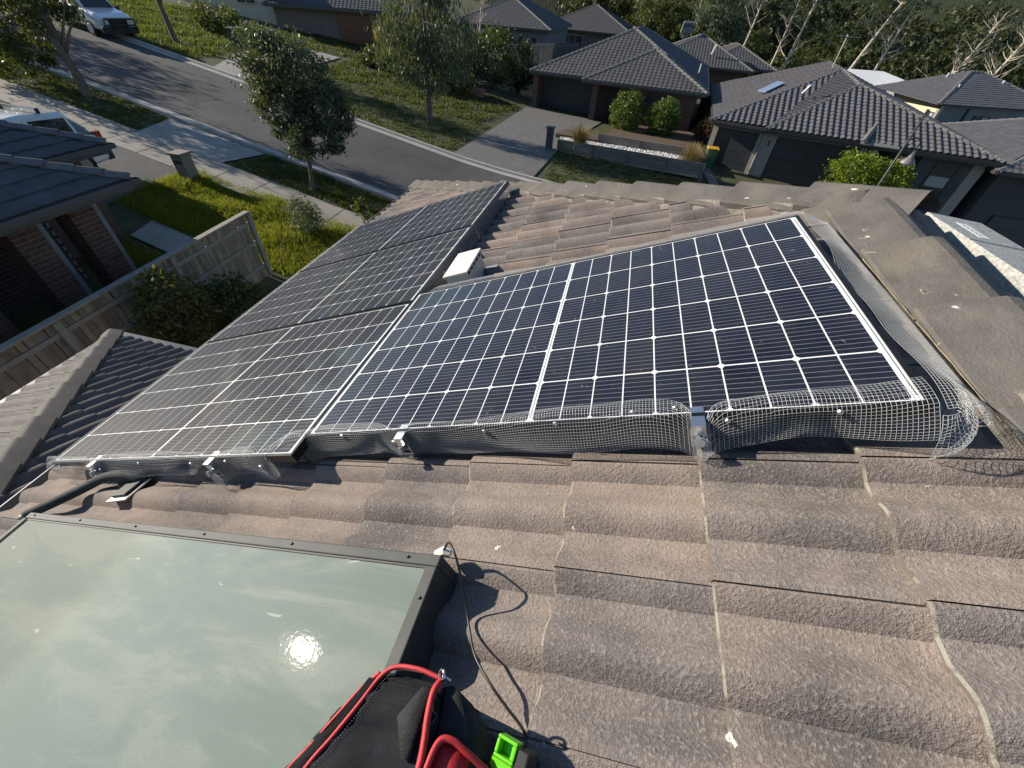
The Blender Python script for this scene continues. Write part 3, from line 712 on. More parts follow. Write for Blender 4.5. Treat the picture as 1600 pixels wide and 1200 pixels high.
rib = lambda q, r_, k=40: (lambda P: MB().tube(P, [r_*(1 if i % 2 else .84) for i in range(len(P))], 8))(bez([UVN(*p) for p in q], k))
rib(lp, .0044).build('piping', REDP, bag, smooth=True)
lq = [(-.116, -1.156, .060), (-.141, -1.184, .060), (-.164, -1.222, .060), (-.193, -1.272, .061), (-.222, -1.32, .061), (-.262, -1.42, .058)]
rib(lq, .0036).build('piping', REDP, bag, smooth=True)
zp = bez([UVN(q[0]-.0125, q[1]-.004, q[2]+.003) for q in lp[3:]], 26); zt = MB()
for a, b in zip(zp[:-1], zp[1:]):
    c_ = (a+b)/2; zt.beam(c_ - UPS*.0065, c_ + UPS*.0065, .0013, .003, NRM)
zt.build('zip', pm('zip_teeth', (.014, .015, .016), (.022, .022, .024), 30, .95, spec=.08), bag)
st = [(.004, -1.146, .056), (.002, -1.165, .066), (.006, -1.195, .068), (.012, -1.225, .066), (.016, -1.255, .066), (.012, -1.30, .066), (.01, -1.40, .064)]
rib(st, .0058, 26).build('strap_cord', REDP, bag, smooth=True)
sq = bez([UVN(q[0]+.012, q[1]-.004, q[2]+.0035) for q in lp[1:]], 24); stt = MB()
for i in range(0, len(sq)-1, 2): stt.tube([sq[i], sq[i].lerp(sq[i+1], .7)], .0007, 4)
stt.build('stitching', pm('grey_thread', (.12, .12, .12), (.16, .16, .16), 30, .9), bag)
tor = MB(); rc = UVN(.004, -1.141, .060); a1, a2 = (UPS*.8 + NRM*.6).normalized(), ACR
tor.tube([rc + a1*(.0085*math.cos(2*math.pi*i/16)) + (a2*.8+NRM*.4).normalized()*(.0085*math.sin(2*math.pi*i/16)) for i in range(17)], .0024, 8).tube([rc + UPS*.004, rc + UPS*.016 - ACR*.003 - NRM*.006], .002, 6)
tor.build('steel_ring', pm('polished_steel', (.8, .8, .8), (.7, .7, .7), 20, .15, metal=1), bag, smooth=True)
MB().loft([[UVN(.012+a, v, n) for a, v, n in s_] for s_ in (
    [(0, -1.150, .045), (.010, -1.148, .043), (.010, -1.148, .030), (0, -1.150, .030)],
    [(.004, -1.165, .052), (.030, -1.160, .040), (.032, -1.160, .0), (.002, -1.165, .0)],
    [(.008, -1.195, .050), (.050, -1.190, .020), (.052, -1.190, -.06), (.004, -1.195, -.06)],
    [(.010, -1.230, .044), (.062, -1.226, .006), (.064, -1.226, -.10), (.004, -1.230, -.10)],
    [(.012, -1.30, .040), (.075, -1.30, .0), (.08, -1.30, -.11), (.004, -1.30, -.11)])]).build('side_pocket', GREYW, bag, smooth=True)
MB().loft([[UVN(a, v, n) for a, v, n in s_] for s_ in (
    [(-.022, -1.162, .063), (-.006, -1.160, .064), (-.006, -1.161, .066), (-.022, -1.163, .066)],
    [(-.046, -1.205, .066), (-.004, -1.196, .067), (-.004, -1.196, .069), (-.046, -1.206, .070)],
    [(-.016, -1.250, .066), (-.002, -1.250, .067), (-.002, -1.250, .069), (-.016, -1.251, .069)])]).build('webbing_tab', GREYW, bag, smooth=True)
MB().loft([[UVN(a, v, n) for a, v, n in s_] for s_ in (
    [(.032, -1.216, .052), (.066, -1.222, .030), (.066, -1.223, .006), (.032, -1.218, .018)],
    [(.026, -1.26, .060), (.068, -1.262, .036), (.074, -1.27, .0), (.030, -1.275, .012)],
    [(.024, -1.34, .060), (.070, -1.34, .036), (.076, -1.34, .0), (.030, -1.34, .012)])]).build('red_pocket', REDF, bag, smooth=True)
MB().tube(bez([UVN(*q) for q in ((.025, -1.300, .062), (.026, -1.250, .062), (.031, -1.219, .055), (.048, -1.214, .046), (.070, -1.222, .030), (.105, -1.236, .0), (.135, -1.242, -.006))], 10), .005, 8).build('pocket_trim', REDP, bag, smooth=True)
MB().loft([[UVN(a, v, n) for a, v, n in s_] for s_ in (
    [(.074, -1.219, -.02), (.135, -1.236, -.02), (.135, -1.236, -.115), (.074, -1.219, -.115)],
    [(.070, -1.25, .006), (.140, -1.262, -.012), (.140, -1.262, -.115), (.07, -1.25, -.115)],
    [(.070, -1.34, .006), (.15, -1.34, -.012), (.15, -1.34, -.115), (.07, -1.34, -.115)])]).build('outer_pocket', BLK, bag, smooth=True)
# ---- green ended tool in the outer pocket
GRN = pm('lime_plastic', (.16, .62, .015), (.14, .55, .012), 20, .35)
tl = thing('spirit_level', UVN(.13, -1.23, -.06), 'black tool with a lime green end cap holding a square window', 'tool')
F = RF @ Matrix.Translation((.118, -1.198, .006)) @ Matrix.Rotation(R(-12), 4, 'Z') @ Matrix.Rotation(R(12), 4, 'X') @ Matrix.Scale(.82, 4)
g = MB(); 
g.box((-.021, .004, -.03), (.021, .010, .0), 0, F).box((-.021, -.024, -.03), (.021, -.018, .0), 0, F).box((-.021, -.018, -.03), (-.014, .004, .0), 0, F).box((.012, -.018, -.03), (.021, .004, .0), 0, F)
g.box((-.014, -.018, -.03), (.012, .004, -.022), 0, F).add([F @ Vector(q) for q in ((-.021,-.0242,0),(.021,-.0242,0),(.021,-.058,-.004),(-.021,-.036,-.002),(-.021,-.0242,-.03),(.021,-.0242,-.03),(.021,-.058,-.03),(-.021,-.036,-.03))], [(0,1,2,3)[::-1],(4,5,6,7),(2,3,7,6)[::-1],(1,2,6,5),(0,3,7,4)])
g.build('end_cap', GRN, tl, bevel=.0018)
MB().box((.0215, -.075, -.055), (.046, .004, -.004), 0, F).build('body', pm('black_rubber', (.012, .012, .012), (.018, .018, .018), 20, .6), tl, bevel=.003)
# ================================================================== ground, street
GRASSB = pm('grassy_soil', (.045, .060, .018), (.085, .085, .035), 1.3, .95, .6, 30, .03)
ASPH = pm('asphalt', (.050, .050, .051), (.092, .090, .087), .45, .92, .5, 90, .01, det=9, lo=.3, hi=.7)
CONC = pm('concrete_paving', (.30, .28, .25), (.38, .355, .32), 1.6, .9, .3, 60, .006)
KERBM = pm('kerb_concrete', (.36, .345, .32), (.44, .42, .39), 2.5, .9, .2, 40, .006)
DRIVE = pm('dark_driveway', (.075, .074, .072), (.105, .102, .098), 1.5, .9, .4, 70, .006)
def drape(name, pts_l, pts_r, off, mat, n=40, th=.0, m=None):
    """strip between two polylines laid on the ground"""
    def samp(P, t):
        k = t*(len(P)-1); i = min(int(k), len(P)-2); f = k-i; return (P[i][0]*(1-f)+P[i+1][0]*f, P[i][1]*(1-f)+P[i+1][1]*f)
    m = m or MB(); A = [samp(pts_l, i/n) for i in range(n+1)]; B = [samp(pts_r, i/n) for i in range(n+1)]
    va = [(x, y, GZ(x, y)+off) for x, y in A]; vb = [(x, y, GZ(x, y)+off) for x, y in B]
    m.add(va+vb, [(i, n+1+i, n+2+i, i+1) for i in range(n)])
    if th:
        da = [(x, y, z-th) for x, y, z in va]; db = [(x, y, z-th) for x, y, z in vb]
        m.add(va+da, [(i, i+1, n+2+i, n+1+i) for i in range(n)]); m.add(vb+db, [(i+1, i, n+1+i, n+2+i) for i in range(n)])
    return structure(m.build(name, mat)) if name else m
xs = [-400, -150, -90, -60, -45, -30, -20, -12, -6, 2, 10, 20, 30, 45, 70, 120, 400]; ysg = [-60, -20, 0, 10, 20, 30, 40, 60, 90, 150, 400]
m = MB(); nx = len(xs)
m.add([(x, y, GZ(x, y)) for y in ysg for x in xs], [(j*nx+i, j*nx+i+1, (j+1)*nx+i+1, (j+1)*nx+i) for j in range(len(ysg)-1) for i in range(nx-1)])
structure(m.build('ground', GRASSB))
hm = MB(); hx = [-200+20*i for i in range(26)]; rows_ = ((128, -8), (140, 6), (155, 17), (175, 25), (230, 34))
hm.add([(x, y + 6*math.sin(x*.05), z + (0 if j == 0 else 2.2*math.sin(x*.07+j))) for j, (y, z) in enumerate(rows_) for x in hx], [(j*26+i, j*26+i+1, (j+1)*26+i+1, (j+1)*26+i) for j in range(4) for i in range(25)])
structure(hm.build('hill', pm('wooded_hillside', (.020, .030, .014), (.045, .055, .022), .8, .95, 1, 2, .5)))
nk = lambda x: 15.6 + (x + 22.8)*-.165           # near kerb line
fk = lambda x: 22.3 + (x + 23.0)*-.195           # far kerb line
X0, X1 = -90, 26
RX = [X0 + (X1-X0)*i/40 for i in range(41)]
drape('road', [(x, nk(x)) for x in RX], [(x, fk(x)) for x in RX], .02, ASPH, 60)
def kerb(fn, s, name):
    m = MB(); n = 116
    rows = [((x, fn(x)+s*.0), .022, (x, fn(x)-s*.35), .05) for x in RX]
    drape(None, [(x, fn(x)-s*.02) for x in RX], [(x, fn(x)+s*.33) for x in RX], .032, KERBM, 60, 0, m)       # channel
    drape(None, [(x, fn(x)-s*.18) for x in RX], [(x, fn(x)-s*.02) for x in RX], .135, KERBM, 60, .16, m)     # upstand
    return structure(m.build(name, KERBM))
kerb(nk, 1, 'kerb'); kerb(fk, -1, 'kerb')
# footpath in separate slabs
pa, pb = (lambda x: 13.15 + (x+21.2)*-.15), (lambda x: 11.75 + (x+21.2)*-.15)
structure(MB().add([(x_, y_, GZ(x_)+.0245) for x_, y_ in ((-21.5, 17.6), (-18.9, 17.0), (-18.6, 18.3), (-21.2, 18.9))], [(0, 1, 2, 3)]).build('road_patch', pm('patch_asphalt', (.035, .035, .036), (.05, .05, .05), 3, .95, .5, 60, .01)))
structure(MB().add([(x_, y_, GZ(x_)+.0245) for x_, y_ in ((-13.6, 17.5), (-12.2, 17.2), (-12.0, 18.6), (-13.4, 18.9))], [(0, 1, 2, 3)]).build('road_patch', pm('patch_asphalt', (.035, .035, .036))))
fp = MB(); x = -60
fpo = structure(bpy.data.objects.new('footpath', drape(None, [(x_, pa(x_)) for x_ in RX], [(x_, pb(x_)) for x_ in RX], .03, CONC, 60).mesh('footpath', pm('path_joint', (.12, .11, .10))))); COL.objects.link(fpo)
x = -34.
sl_n = 0
while x < -2:
    q = MB(); x2 = x + 1.46
    q.add([(x, pa(x), GZ(x)+.052), (x, pb(x), GZ(x)+.052), (x2, pb(x2), GZ(x2)+.052), (x2, pa(x2), GZ(x2)+.052), (x, pa(x), GZ(x)), (x, pb(x), GZ(x)), (x2, pb(x2), GZ(x2)), (x2, pa(x2), GZ(x2))], [(0,1,2,3),(0,4,5,1),(1,5,6,2),(2,6,7,3),(3,7,4,0)])
    q.build('slab', pm('path_slab', (.30, .265, .22), (.37, .33, .28), 1.4, .9, .3, 60, .006, rnd=.07), fpo); x += 1.5
# driveways and crossovers
drape('driveway', [(-17.4, pb(-17.4)), (-16.6, 4)], [(-14.0, pb(-14.0)), (-13.4, 4)], .036, DRIVE, 10)
drape('driveway_crossing', [(-17.9, nk(-17.9)-.3), (-17.5, pa(-17.5))], [(-13.2, nk(-13.2)-.3), (-13.7, pa(-13.7))], .045, CONC, 8)
drape('garden_path', [(-12.2, 7.55), (-8.6, 6.95)], [(-12.0, 6.65), (-8.7, 6.05)], .045, CONC, 8)
drape('far_crossing', [(-22.6, fk(-22.6)+.3), (-24.6, 27.4), (-25.5, 33)], [(-18.3, fk(-18.3)+.3), (-20.4, 27.4), (-21, 33)], .05, CONC, 12)
drape('house_driveway', [(-7.6, fk(-7.6)+.3), (-7.2, 27), (-6.9, 33.5)], [(-3.4, fk(-3.4)+.3), (-2.9, 26), (-1.2, 33.5)], .05, pm('shade_darkened_paving', (.13, .125, .115), (.17, .16, .15), 3, .9, .3, 60, .006), 12)  # paving colour lowered to carry the shadow of tree and houses
drape('court', [(4.9, 30), (5.6, 14), (6.5, 6)], [(22, 27), (24, 14), (26, 6)], .046, pm('court_paving', (.17, .16, .15), (.21, .20, .185), 1.2, .9, .3, 50, .006), 16)

# grass: tufts of real blades
def blades(name, label_c, poly, n, h, mat, width=.018, z=None, clump=.09, seed=3):
    r_ = np.random.default_rng(seed); P = []
    x0, x1 = min(p[0] for p in poly), max(p[0] for p in poly); y0, y1 = min(p[1] for p in poly), max(p[1] for p in poly)
    def inp(x, y):
        c = False; j = len(poly)-1
        for i in range(len(poly)):
            if (poly[i][1] > y) != (poly[j][1] > y) and x < (poly[j][0]-poly[i][0])*(y-poly[i][1])/(poly[j][1]-poly[i][1])+poly[i][0]: c = not c
            j = i
        return c
    V = []; 
    while len(V) < n*3:
        cx, cy = r_.uniform(x0, x1), r_.uniform(y0, y1)
        if not inp(cx, cy): continue
        ht = h*(.55 + .9*(.5+.5*math.sin(cx*2.1+math.sin(cy*1.7)*2))*r_.uniform(.5, 1))
        for _ in range(9):
            x, y = cx + r_.normal(0, clump), cy + r_.normal(0, clump); a = r_.uniform(0, 6.28); b = r_.normal(0, .5, 2)*ht
            gz = GZ(x, y); w = width*r_.uniform(.6, 1.3)
            V += [(x-w*math.cos(a), y-w*math.sin(a), gz), (x+w*math.cos(a), y+w*math.sin(a), gz), (x+b[0], y+b[1], gz+ht*r_.uniform(.6, 1.1))]
    V = np.array(V); Fc = np.arange(len(V)).reshape(-1, 3)
    o = bpy.data.objects.new(name, np_mesh(name, V, Fc, mat)); COL.objects.link(o); stuff(o); o['label'] = label_c; o['category'] = 'grass'; return o
GR1 = leafm('lawn_blade', (.15, .17, .012), (.34, .32, .03), .55, .6)
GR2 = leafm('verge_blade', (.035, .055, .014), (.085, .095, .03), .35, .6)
blades('lawn', 'shaggy sunlit front lawn left of the timber fence', [(-13.9, 10.9), (-13.9, 8.0), (-12.4, 7.7), (-8.4, 7.1), (-6.0, 7.0), (-6.0, 10.0), (-10, 10.6)], 34000, .17, GR1, .014, seed=4)
blades('lawn_strip', 'bright grass strip between garden path and brick porch', [(-12.5, 6.5), (-8.8, 6.0), (-8.6, 4.2), (-9.4, 4.0), (-11.5, 5.6)], 6000, .15, GR1, .014, seed=5)
blades('nature_strip', 'grass strip between road and footpath on the near side', [(-36, 15.3), (-17.8, 12.75), (-17.8, 14.55), (-36, 17.6)], 12000, .10, GR2, .022, seed=6)
blades('nature_strip', 'grass strip in front of the lagged roof edge under the mid street tree', [(-13.4, 12.15), (-3, 10.6), (-3, 12.0), (-13.0, 13.9)], 12000, .10, GR2, .022, seed=7)
blades('verge', 'green verge and garden bank across the road on the left', [(-36, 25.1), (-24.0, 23.0), (-25.5, 28.5), (-27, 34), (-40, 36)], 16000, .22, leafm('bank_blade', (.06, .085, .015), (.13, .15, .03), .4, .6), .035, clump=.16, seed=8)
blades('verge', 'shaded lawn across the road in front of the tall gum', [(-18.0, 21.6), (-7.9, 19.6), (-7.6, 26), (-19.5, 28)], 12000, .10, GR2, .03, seed=9)
blades('verge', 'lawn below the timber sleeper wall across the road', [(-3.0, 18.5), (5.2, 17.5), (4.9, 22.8), (-2.9, 24.2)], 9000, .09, GR2, .03, seed=10)
blades('garden_lawn', 'grass and low ground cover in front of the brown garage house', [(-20.4, 28), (-8.2, 26), (-7.4, 33), (-15, 36), (-20, 38)], 12000, .16, GR2, .05, clump=.2, seed=13)
blades('garden_lawn', 'patchy grass bank above the far crossing', [(-26, 33), (-21.5, 33.4), (-16, 40), (-30, 40)], 6000, .16, GR2, .05, clump=.2, seed=14)
blades('side_lawn', 'sunlit patch of lawn beyond the galvanised duct', [(12, 10), (26, 10), (26, 17), (12, 17)], 6000, .10, GR1, .03, seed=12)

# ================================================================== houses
BRICK = pm('dark_brown_brick', (.075, .042, .034), (.105, .060, .046), 7, .85, .4, 80, .004, rnd=.22)
MORTB = pm('light_mortar', (.34, .30, .26), (.28, .25, .22), 20, .9)
BRICKJ = pm('brown_brick', (.10, .065, .055), (.135, .085, .07), 5, .85, isl=.2)  # brown brick tone with a random shift per island
DOORM = pm('garage_door_black', (.030, .033, .040), (.040, .043, .050), 3, .5)
GLASSD = pm('dark_window_glass', (.030, .036, .042), (.05, .056, .06), 1.2, .08, coat=1)
WHITEF = pm('window_frame', (.60, .60, .58), (.52, .52, .5), 5, .5)
BLKF = pm('black_window_frame', (.03, .03, .034), (.04, .04, .042), 5, .5)
SOFF = pm('soffit', (.34, .33, .31), (.3, .29, .275), 3, .8)
def brick_meshes():
    def bk(l):
        m = MB().box((-l/2, -.05, -.038), (l/2, .05, .038)); return m.mesh('brick', BRICK)
    return bk(.23), bk(.11)
BF, BH = brick_meshes()
def brick_face(parent, o, ax, nm, L, H, single=True, mat=None):
    """running-bond brickwork: o lower corner on the mortar plane, ax along, nm outwards; bricks stand 8 mm proud"""
    ax, nm = Vector(ax), Vector(nm); z = Vector((0, 0, 1)); J = MB()
    for r_ in range(int(H/.086)):
        x = 0.0 if r_ % 2 == 0 else -.12
        while x < L - .03:
            a, b = max(x, 0), min(x+.23, L)
            if b - a > .05:
                c = Vector(o) + ax*((a+b)/2) + z*(.043+r_*.086) - nm*.042
                F = frame(c, ax, -nm if False else z.cross(ax), z)
                if single: inst('brick', BF if b-a > .18 else BH, F @ Matrix.Diagonal(((b-a)/(.23 if b-a > .18 else .11), 1, 1, 1)), parent)
                else: J.box((-(b-a)/2, -.05, -.038), ((b-a)/2, .05, .038), 0, F)
            x += .24
    if not single: stuff(J.build('brickwork', mat or BRICKJ, parent))
def hip_faces(x0, x1, y0, y1, z, pitch, ang=0, pivot=None, fgable=None):
    """rectangular hip roof, returned as faces + hips; turned by ang about pivot"""
    t = math.tan(R(pitch)); wx, wy = x1-x0, y1-y0
    c = [Vector((x0, y0, z)), Vector((x1, y0, z)), Vector((x1, y1, z)), Vector((x0, y1, z))]
    if wx <= wy: h = wx/2; a, b = Vector((x0+h, y0+h, z+h*t)), Vector((x0+h, y1-h, z+h*t)); fs = [[c[0], c[1], a], [c[1], c[2], b, a], [c[2], c[3], b], [c[3], c[0], a, b]]; hp = [(c[0], a), (c[1], a), (c[2], b), (c[3], b), (a, b)]
    else: h = wy/2; a, b = Vector((x0+h, y0+h, z+h*t)), Vector((x1-h, y0+h, z+h*t)); fs = [[c[0], c[1], b, a], [c[1], c[2], b], [c[2], c[3], a, b], [c[3], c[0], a]]; hp = [(c[0], a), (c[3], a), (c[1], b), (c[2], b), (a, b)]
    if ang:
        Mx = Matrix.Translation(pivot) @ Matrix.Rotation(R(ang), 4, 'Z') @ Matrix.Translation(-Vector(pivot))
        fs = [[Mx @ p for p in f] for f in fs]; hp = [(Mx @ p, Mx @ q) for p, q in hp]; c = [Mx @ p for p in c]
    fs = [[p for i, p in enumerate(f) if (p-f[(i+1) % len(f)]).length > .05] for f in fs]
    return fs, hp, c
def put_roof(house_, faces, hips, corners, tm, cmat, single=False, keepf=None, amp=.03, nseg=6, gutter=True, tilew=.3, gm=None, double=True):
    m = MB()
    for f in faces:
        f2 = f if (f[1]-f[0]).cross(f[2]-f[0]).z > 0 else f[::-1]; m.poly3(f2, .04)
    rf = m.build('roof', pm('roof_underlay', (.06, .055, .05)), house_)
    for k, f in enumerate(faces):
        if keepf and k not in keepf: continue
        tile_face(rf, f, tm, w=tilew, amp=amp, th=.024, nseg=nseg, single=single, jit=.003, double=double)
    for a, b in hips:
        if (b-a).length > .3: caps(rf, a + Vector((0,0,.02)), b + Vector((0,0,.02)), [cmat], step=.38, lift=.055, hw=.13, drop=.07, single=single)
    if gutter:
        gmm = gm or pm('dark_gutter', (.07, .075, .08), (.09, .09, .095), 3, .4); g_ = MB(); n = len(corners); cen = sum(corners, Vector())/n
        for i in range(n):
            a, b = corners[i], corners[(i+1) % n]; d = (b-a).normalized(); o_ = Vector((d.y, -d.x, 0))
            if o_.dot((a+b)/2-cen) < 0: o_ = -o_
            g_.beam(a + o_*.05 - d*.1 + Vector((0,0,-.06)), b + o_*.05 + d*.1 + Vector((0,0,-.06)), .11, .10)
            g_.beam(a - o_*.01 + Vector((0,0,-.13)), b - o_*.01 + Vector((0,0,-.13)), .03, .14)
        g_.build('gutter', gmm, house_)
        sf = MB().add([c_ + Vector((0,0,-.17)) for c_ in corners], [tuple(range(n))]); sf.build('soffit', SOFF, house_)
    return rf
def rotm(ang, pivot): return Matrix.Translation(Vector(pivot)) @ Matrix.Rotation(R(ang), 4, 'Z') @ Matrix.Translation(-Vector(pivot))
def window(parent, o, ax, nm, w, h, fm=WHITEF, cols=2, rows=1, blind=None):
    """framed window set in a wall: o lower corner, ax along, nm outward"""
    ax, nm = Vector(ax).normalized(), Vector(nm).normalized(); z = Vector((0,0,1)); F = frame(Vector(o), ax, -nm, z) if ax.cross(-nm).z > 0 else frame(Vector(o), ax, nm, z); s = -1 if ax.cross(-nm).z > 0 else 1
    f = MB(); d0, d1 = sorted((s*-.02, s*.05)); b_ = .05
    for lo, hi in (((0, 0), (w, b_)), ((0, h-b_), (w, h)), ((0, b_), (b_, h-b_)), ((w-b_, b_), (w, h-b_))): f.box((lo[0], d0, lo[1]), (hi[0], d1, hi[1]), 0, F)
    for k in range(1, cols): f.box((w*k/cols-.02, d0, b_), (w*k/cols+.02, d1-.004*s if s > 0 else d1, h-b_), 0, F)
    for k in range(1, rows): f.box((b_, d0, h*k/rows-.02), (w-b_, d1, h*k/rows+.02), 0, F)
    wo = f.build('window', fm, parent); q0, q1 = sorted((s*-.015, s*.015))
    for i in range(cols):
        for j in range(rows): MB().box((b_+(w-2*b_)*i/cols+.02, q0, b_+(h-2*b_)*j/rows+.02), (b_+(w-2*b_)*(i+1)/cols-.02, q1, b_+(h-2*b_)*(j+1)/rows-.02), 0, F).build('pane', blind if (blind and (i+j) % 2) else GLASSD, wo)
    return wo
def garage_door(parent, o, ax, nm, w, h, mat=DOORM, n=4):
    ax, nm = Vector(ax).normalized(), Vector(nm).normalized(); F = frame(Vector(o), ax, Vector((0,0,1)).cross(ax), Vector((0,0,1))); s = -1 if F.to_3x3().col[1].dot(nm) > 0 else 1
    d = MB().box((0, -.01 if s > 0 else -.05, 0), (w, .05 if s > 0 else .01, h), 0, F).build('garage_door', pm('door_joint', (.02, .02, .022)), parent)
    for k in range(n):
        a, b = (-.028, -.0105) if s > 0 else (.0105, .028)
        MB().box((.01, a, h*k/n+.008), (w-.01, b, h*(k+1)/n-.008), 0, F).build('door_panel', mat, d)
    return d

# ---- neighbour on the left: brick porch, charcoal roof
gz = GZ(-10) - .02
hA = thing('brick_house', (-12, 2, gz), 'dark brick house on the left with charcoal tile roof and brick porch piers', 'house')
zA = -2.2
fs, hp, cn = hip_faces(-19.2, -9.2, -4.6, 5.42, zA, 22.5)
put_roof(hA, fs, [hp[1], hp[2], hp[3]], cn, [DARKT, DARKL], DARKC, single=True, keepf=[1], amp=.012, nseg=8, double=False)
fs2, hp2, cn2 = hip_faces(-18.2, -11.6, 0.5, 7.05, zA, 22.5)
put_roof(hA, fs2, [hp2[2], hp2[3]], cn2, [DARKT, DARKL], DARKC, single=True, keepf=[1], amp=.012, nseg=8, double=False)
for f in (fs[2], fs2[2]): 
    rfx = [c_ for c_ in hA.children if c_.name.startswith('roof')][0]
    tile_face(rfx, f, [DARKT, DARKL], amp=.012, nseg=4, single=False, double=False)
for (y0, y1, x0, x1) in ((4.28, 4.74, -10.05, -9.62), (3.26, 3.72, -10.05, -9.62), (2.0, 2.46, -10.05, -9.62)):
    H = zA - .16 - gz
    pier = MB().box((x0+.008, y0+.008, gz-.3), (x1-.008, y1-.008, gz+H)).build('porch_pier', MORTB, hA)
    brick_face(pier, (x1-.008, y0, gz), (0, 1, 0), (1, 0, 0), y1-y0, H)
    brick_face(pier, (x0, y0+.008, gz), (1, 0, 0), (0, -1, 0), x1-x0, H)
POSTM = pm('blue_grey_post', (.19, .215, .24), (.16, .18, .20), 4, .6)
for yy in (4.75, 3.73): MB().box((-9.98, yy, gz-.2), (-9.66, yy+.10, zA-.16)).build('porch_post', POSTM, hA)
MB().box((-16, -4.2, gz-.4), (-11.3, 4.795, zA-.17)).build('wall', MORTB, hA)
brick_face(hA, (-11.3, .2, gz), (0, 1, 0), (1, 0, 0), 4.6, zA-.17-gz, single=False, mat=pm('porch_wall_brick', (.05, .036, .032), (.07, .05, .042), 5, .9, isl=.2))
MB().box((-17.8, 1.2, gz-.4), (-12.1, 6.6, zA-.17)).build('garage_wall', BRICKJ, hA)
MB().box((-11.29, -4.2, gz-.3), (-9.3, 5.0, gz+.03)).build('porch_slab', DRIVE, hA)
MB().box((-11.29, 1.1, gz+.03), (-11.22, 1.95, gz+2.05)).build('front_door', BLACKR, hA)

# ---- house B across the road, topiary in front
zB = -2.9; pB = Vector((5.0, 31.85, zB)); aB = -6
hB = thing('brick_house', (-1, 36, GZ(-1)), 'single storey brick house across the road with grey tiled hip roof and topiary trees', 'house')
GTILE = pm('grey_brown_roof_tile', (.062, .061, .066), (.086, .084, .088), 3, .75, .3, 50, .004, isl=.06)
GLIP = pm('grey_tile_edge', (.06, .055, .055), (.08, .075, .072), 8, .8)
GCAP = pm('grey_ridge_cap', (.145, .142, .134), (.19, .185, .172), 6, .75)
fs, hp, cn = hip_faces(-7.1, 5.0, 32.9, 50, zB, 22.5, aB, pB); put_roof(hB, fs, hp, cn, [GTILE, GLIP], GCAP, amp=.022, nseg=4, tilew=.3, double=False)
fs, hp, cn = hip_faces(-3.05, 5.0, 31.85, 44, zB-.01, 22.5, aB, pB); put_roof(hB, fs, hp[:2], cn, [GTILE, GLIP], GCAP, keepf=[0, 1, 3], amp=.022, nseg=4, double=False)
MBt = rotm(aB, pB); axB = MBt.to_3x3() @ Vector((1, 0, 0)); nB = MBt.to_3x3() @ Vector((0, -1, 0))
def wB(x, y, z): return MBt @ Vector((x, y, z))
gB = GZ(-1) - .1
MB().box((-6.6, 34.6, gB-.6), (4.5, 49.5, zB-.17), 0, MBt).build('wall', BRICKJ, hB)
MB().box((.2, 32.35, gB-.6), (4.5, 34.6, zB-.17), 0, MBt).build('front_wall', BRICKJ, hB)
brick_face(hB, wB(.2, 32.345, gB+.2), axB, nB, 4.3, 2.1, single=False)
for x in (-2.2, -.35): MB().box((x-.2, 32.5, gB-.6), (x+.2, 32.9, zB-.17), 0, MBt).build('porch_pier', BRICKJ, hB)
garage_door(hB, wB(-6.5, 34.58, gB), axB, nB, 4.2, 2.15, pm('charcoal_door', (.05, .055, .062), (.06, .065, .07), 3, .5))
MB().box((-6.9, 33.2, gB-.6), (-6.55, 34.6, zB-.17), 0, MBt).build('garage_pier', BRICKJ, hB)
MB().box((-1.7, 34.52, gB), (-.75, 34.59, gB+2.1), 0, MBt).build('front_door', BLKF, hB)
window(hB, wB(1.2, 32.34, gB+.75), axB, nB, 2.2, 1.3, BLKF, 2)
MB().tube([wB(4.2, 38, zB+.45), wB(4.2, 38, zB+1.0)], .05, 8).build('vent_pipe', WHITEF, hB)

# ---- house C with the double garage
zC = -3.45; pC = Vector((12.0, 25.6, zC)); aC = -9
hC = thing('rendered_house', (12, 32, GZ(12)), 'single storey house on the right with checkered tile roof and two black garage doors', 'house')
CT = pm('mauve_grey_tile', (.092, .087, .094), (.125, .118, .124), 3, .7, .3, 50, .004, isl=.05)
CLp = pm('mauve_tile_edge', (.07, .06, .062), (.09, .08, .08), 8, .8)
gC = GZ(10) - .02
Vv = Vector
AP, AW = Vv((12.5, 33.6, -1.25)), Vv((12.6, 30.4, -1.62))
cL, cM, cR = Vv((5.0, 27.05, zC)), Vv((7.7, 26.25, zC)), Vv((17.9, 24.55, zC))
bl, br, bb = Vv((6.6, 42, zC)), Vv((20.4, 38, zC)), Vv((13.5, 39.6, -1.25))
mainf = [[cL, Vv((8.4, 26.5, zC)), AP], [bl, cL, AP, bb], [br, bl, bb]]
wf = [[cM, cR, AW], [cR, br, bb, AP, AW]]
wl = [cM, AW, AP]
def fitp(f): return f
rfC = MB()
for f in [[cL, Vv((8.6, 26.4, zC)), AP], [bl, cL, AP], [bl, AP, bb], [br, bl, bb], [cM, cR, AW], [cR, br, AW], [br, bb, AP], [br, AP, AW], wl]:
    f2 = f if (f[1]-f[0]).cross(f[2]-f[0]).z > 0 else f[::-1]; rfC.poly3(f2, .03)
rfC = rfC.build('roof', pm('roof_underlay', (.06, .055, .05)), hC)
for f in ([cL, Vv((8.6, 26.4, zC)), AP], [bl, cL, AP], [bl, AP, bb], [cM, cR, AW], [cR, br, AW], [br, AP, AW], wl):
    tile_face(rfC, f, [CT, CLp], amp=.06, th=.035, nseg=6, single=False, double=False, lift=.004)
for a, b in ((cL, AP), (cM, AW), (cR, AW), (AW, AP), (AP, bb)): caps(rfC, a + Vv((0,0,.02)), b + Vv((0,0,.02)), [GCAP], lift=.06, single=False)
g_ = MB()
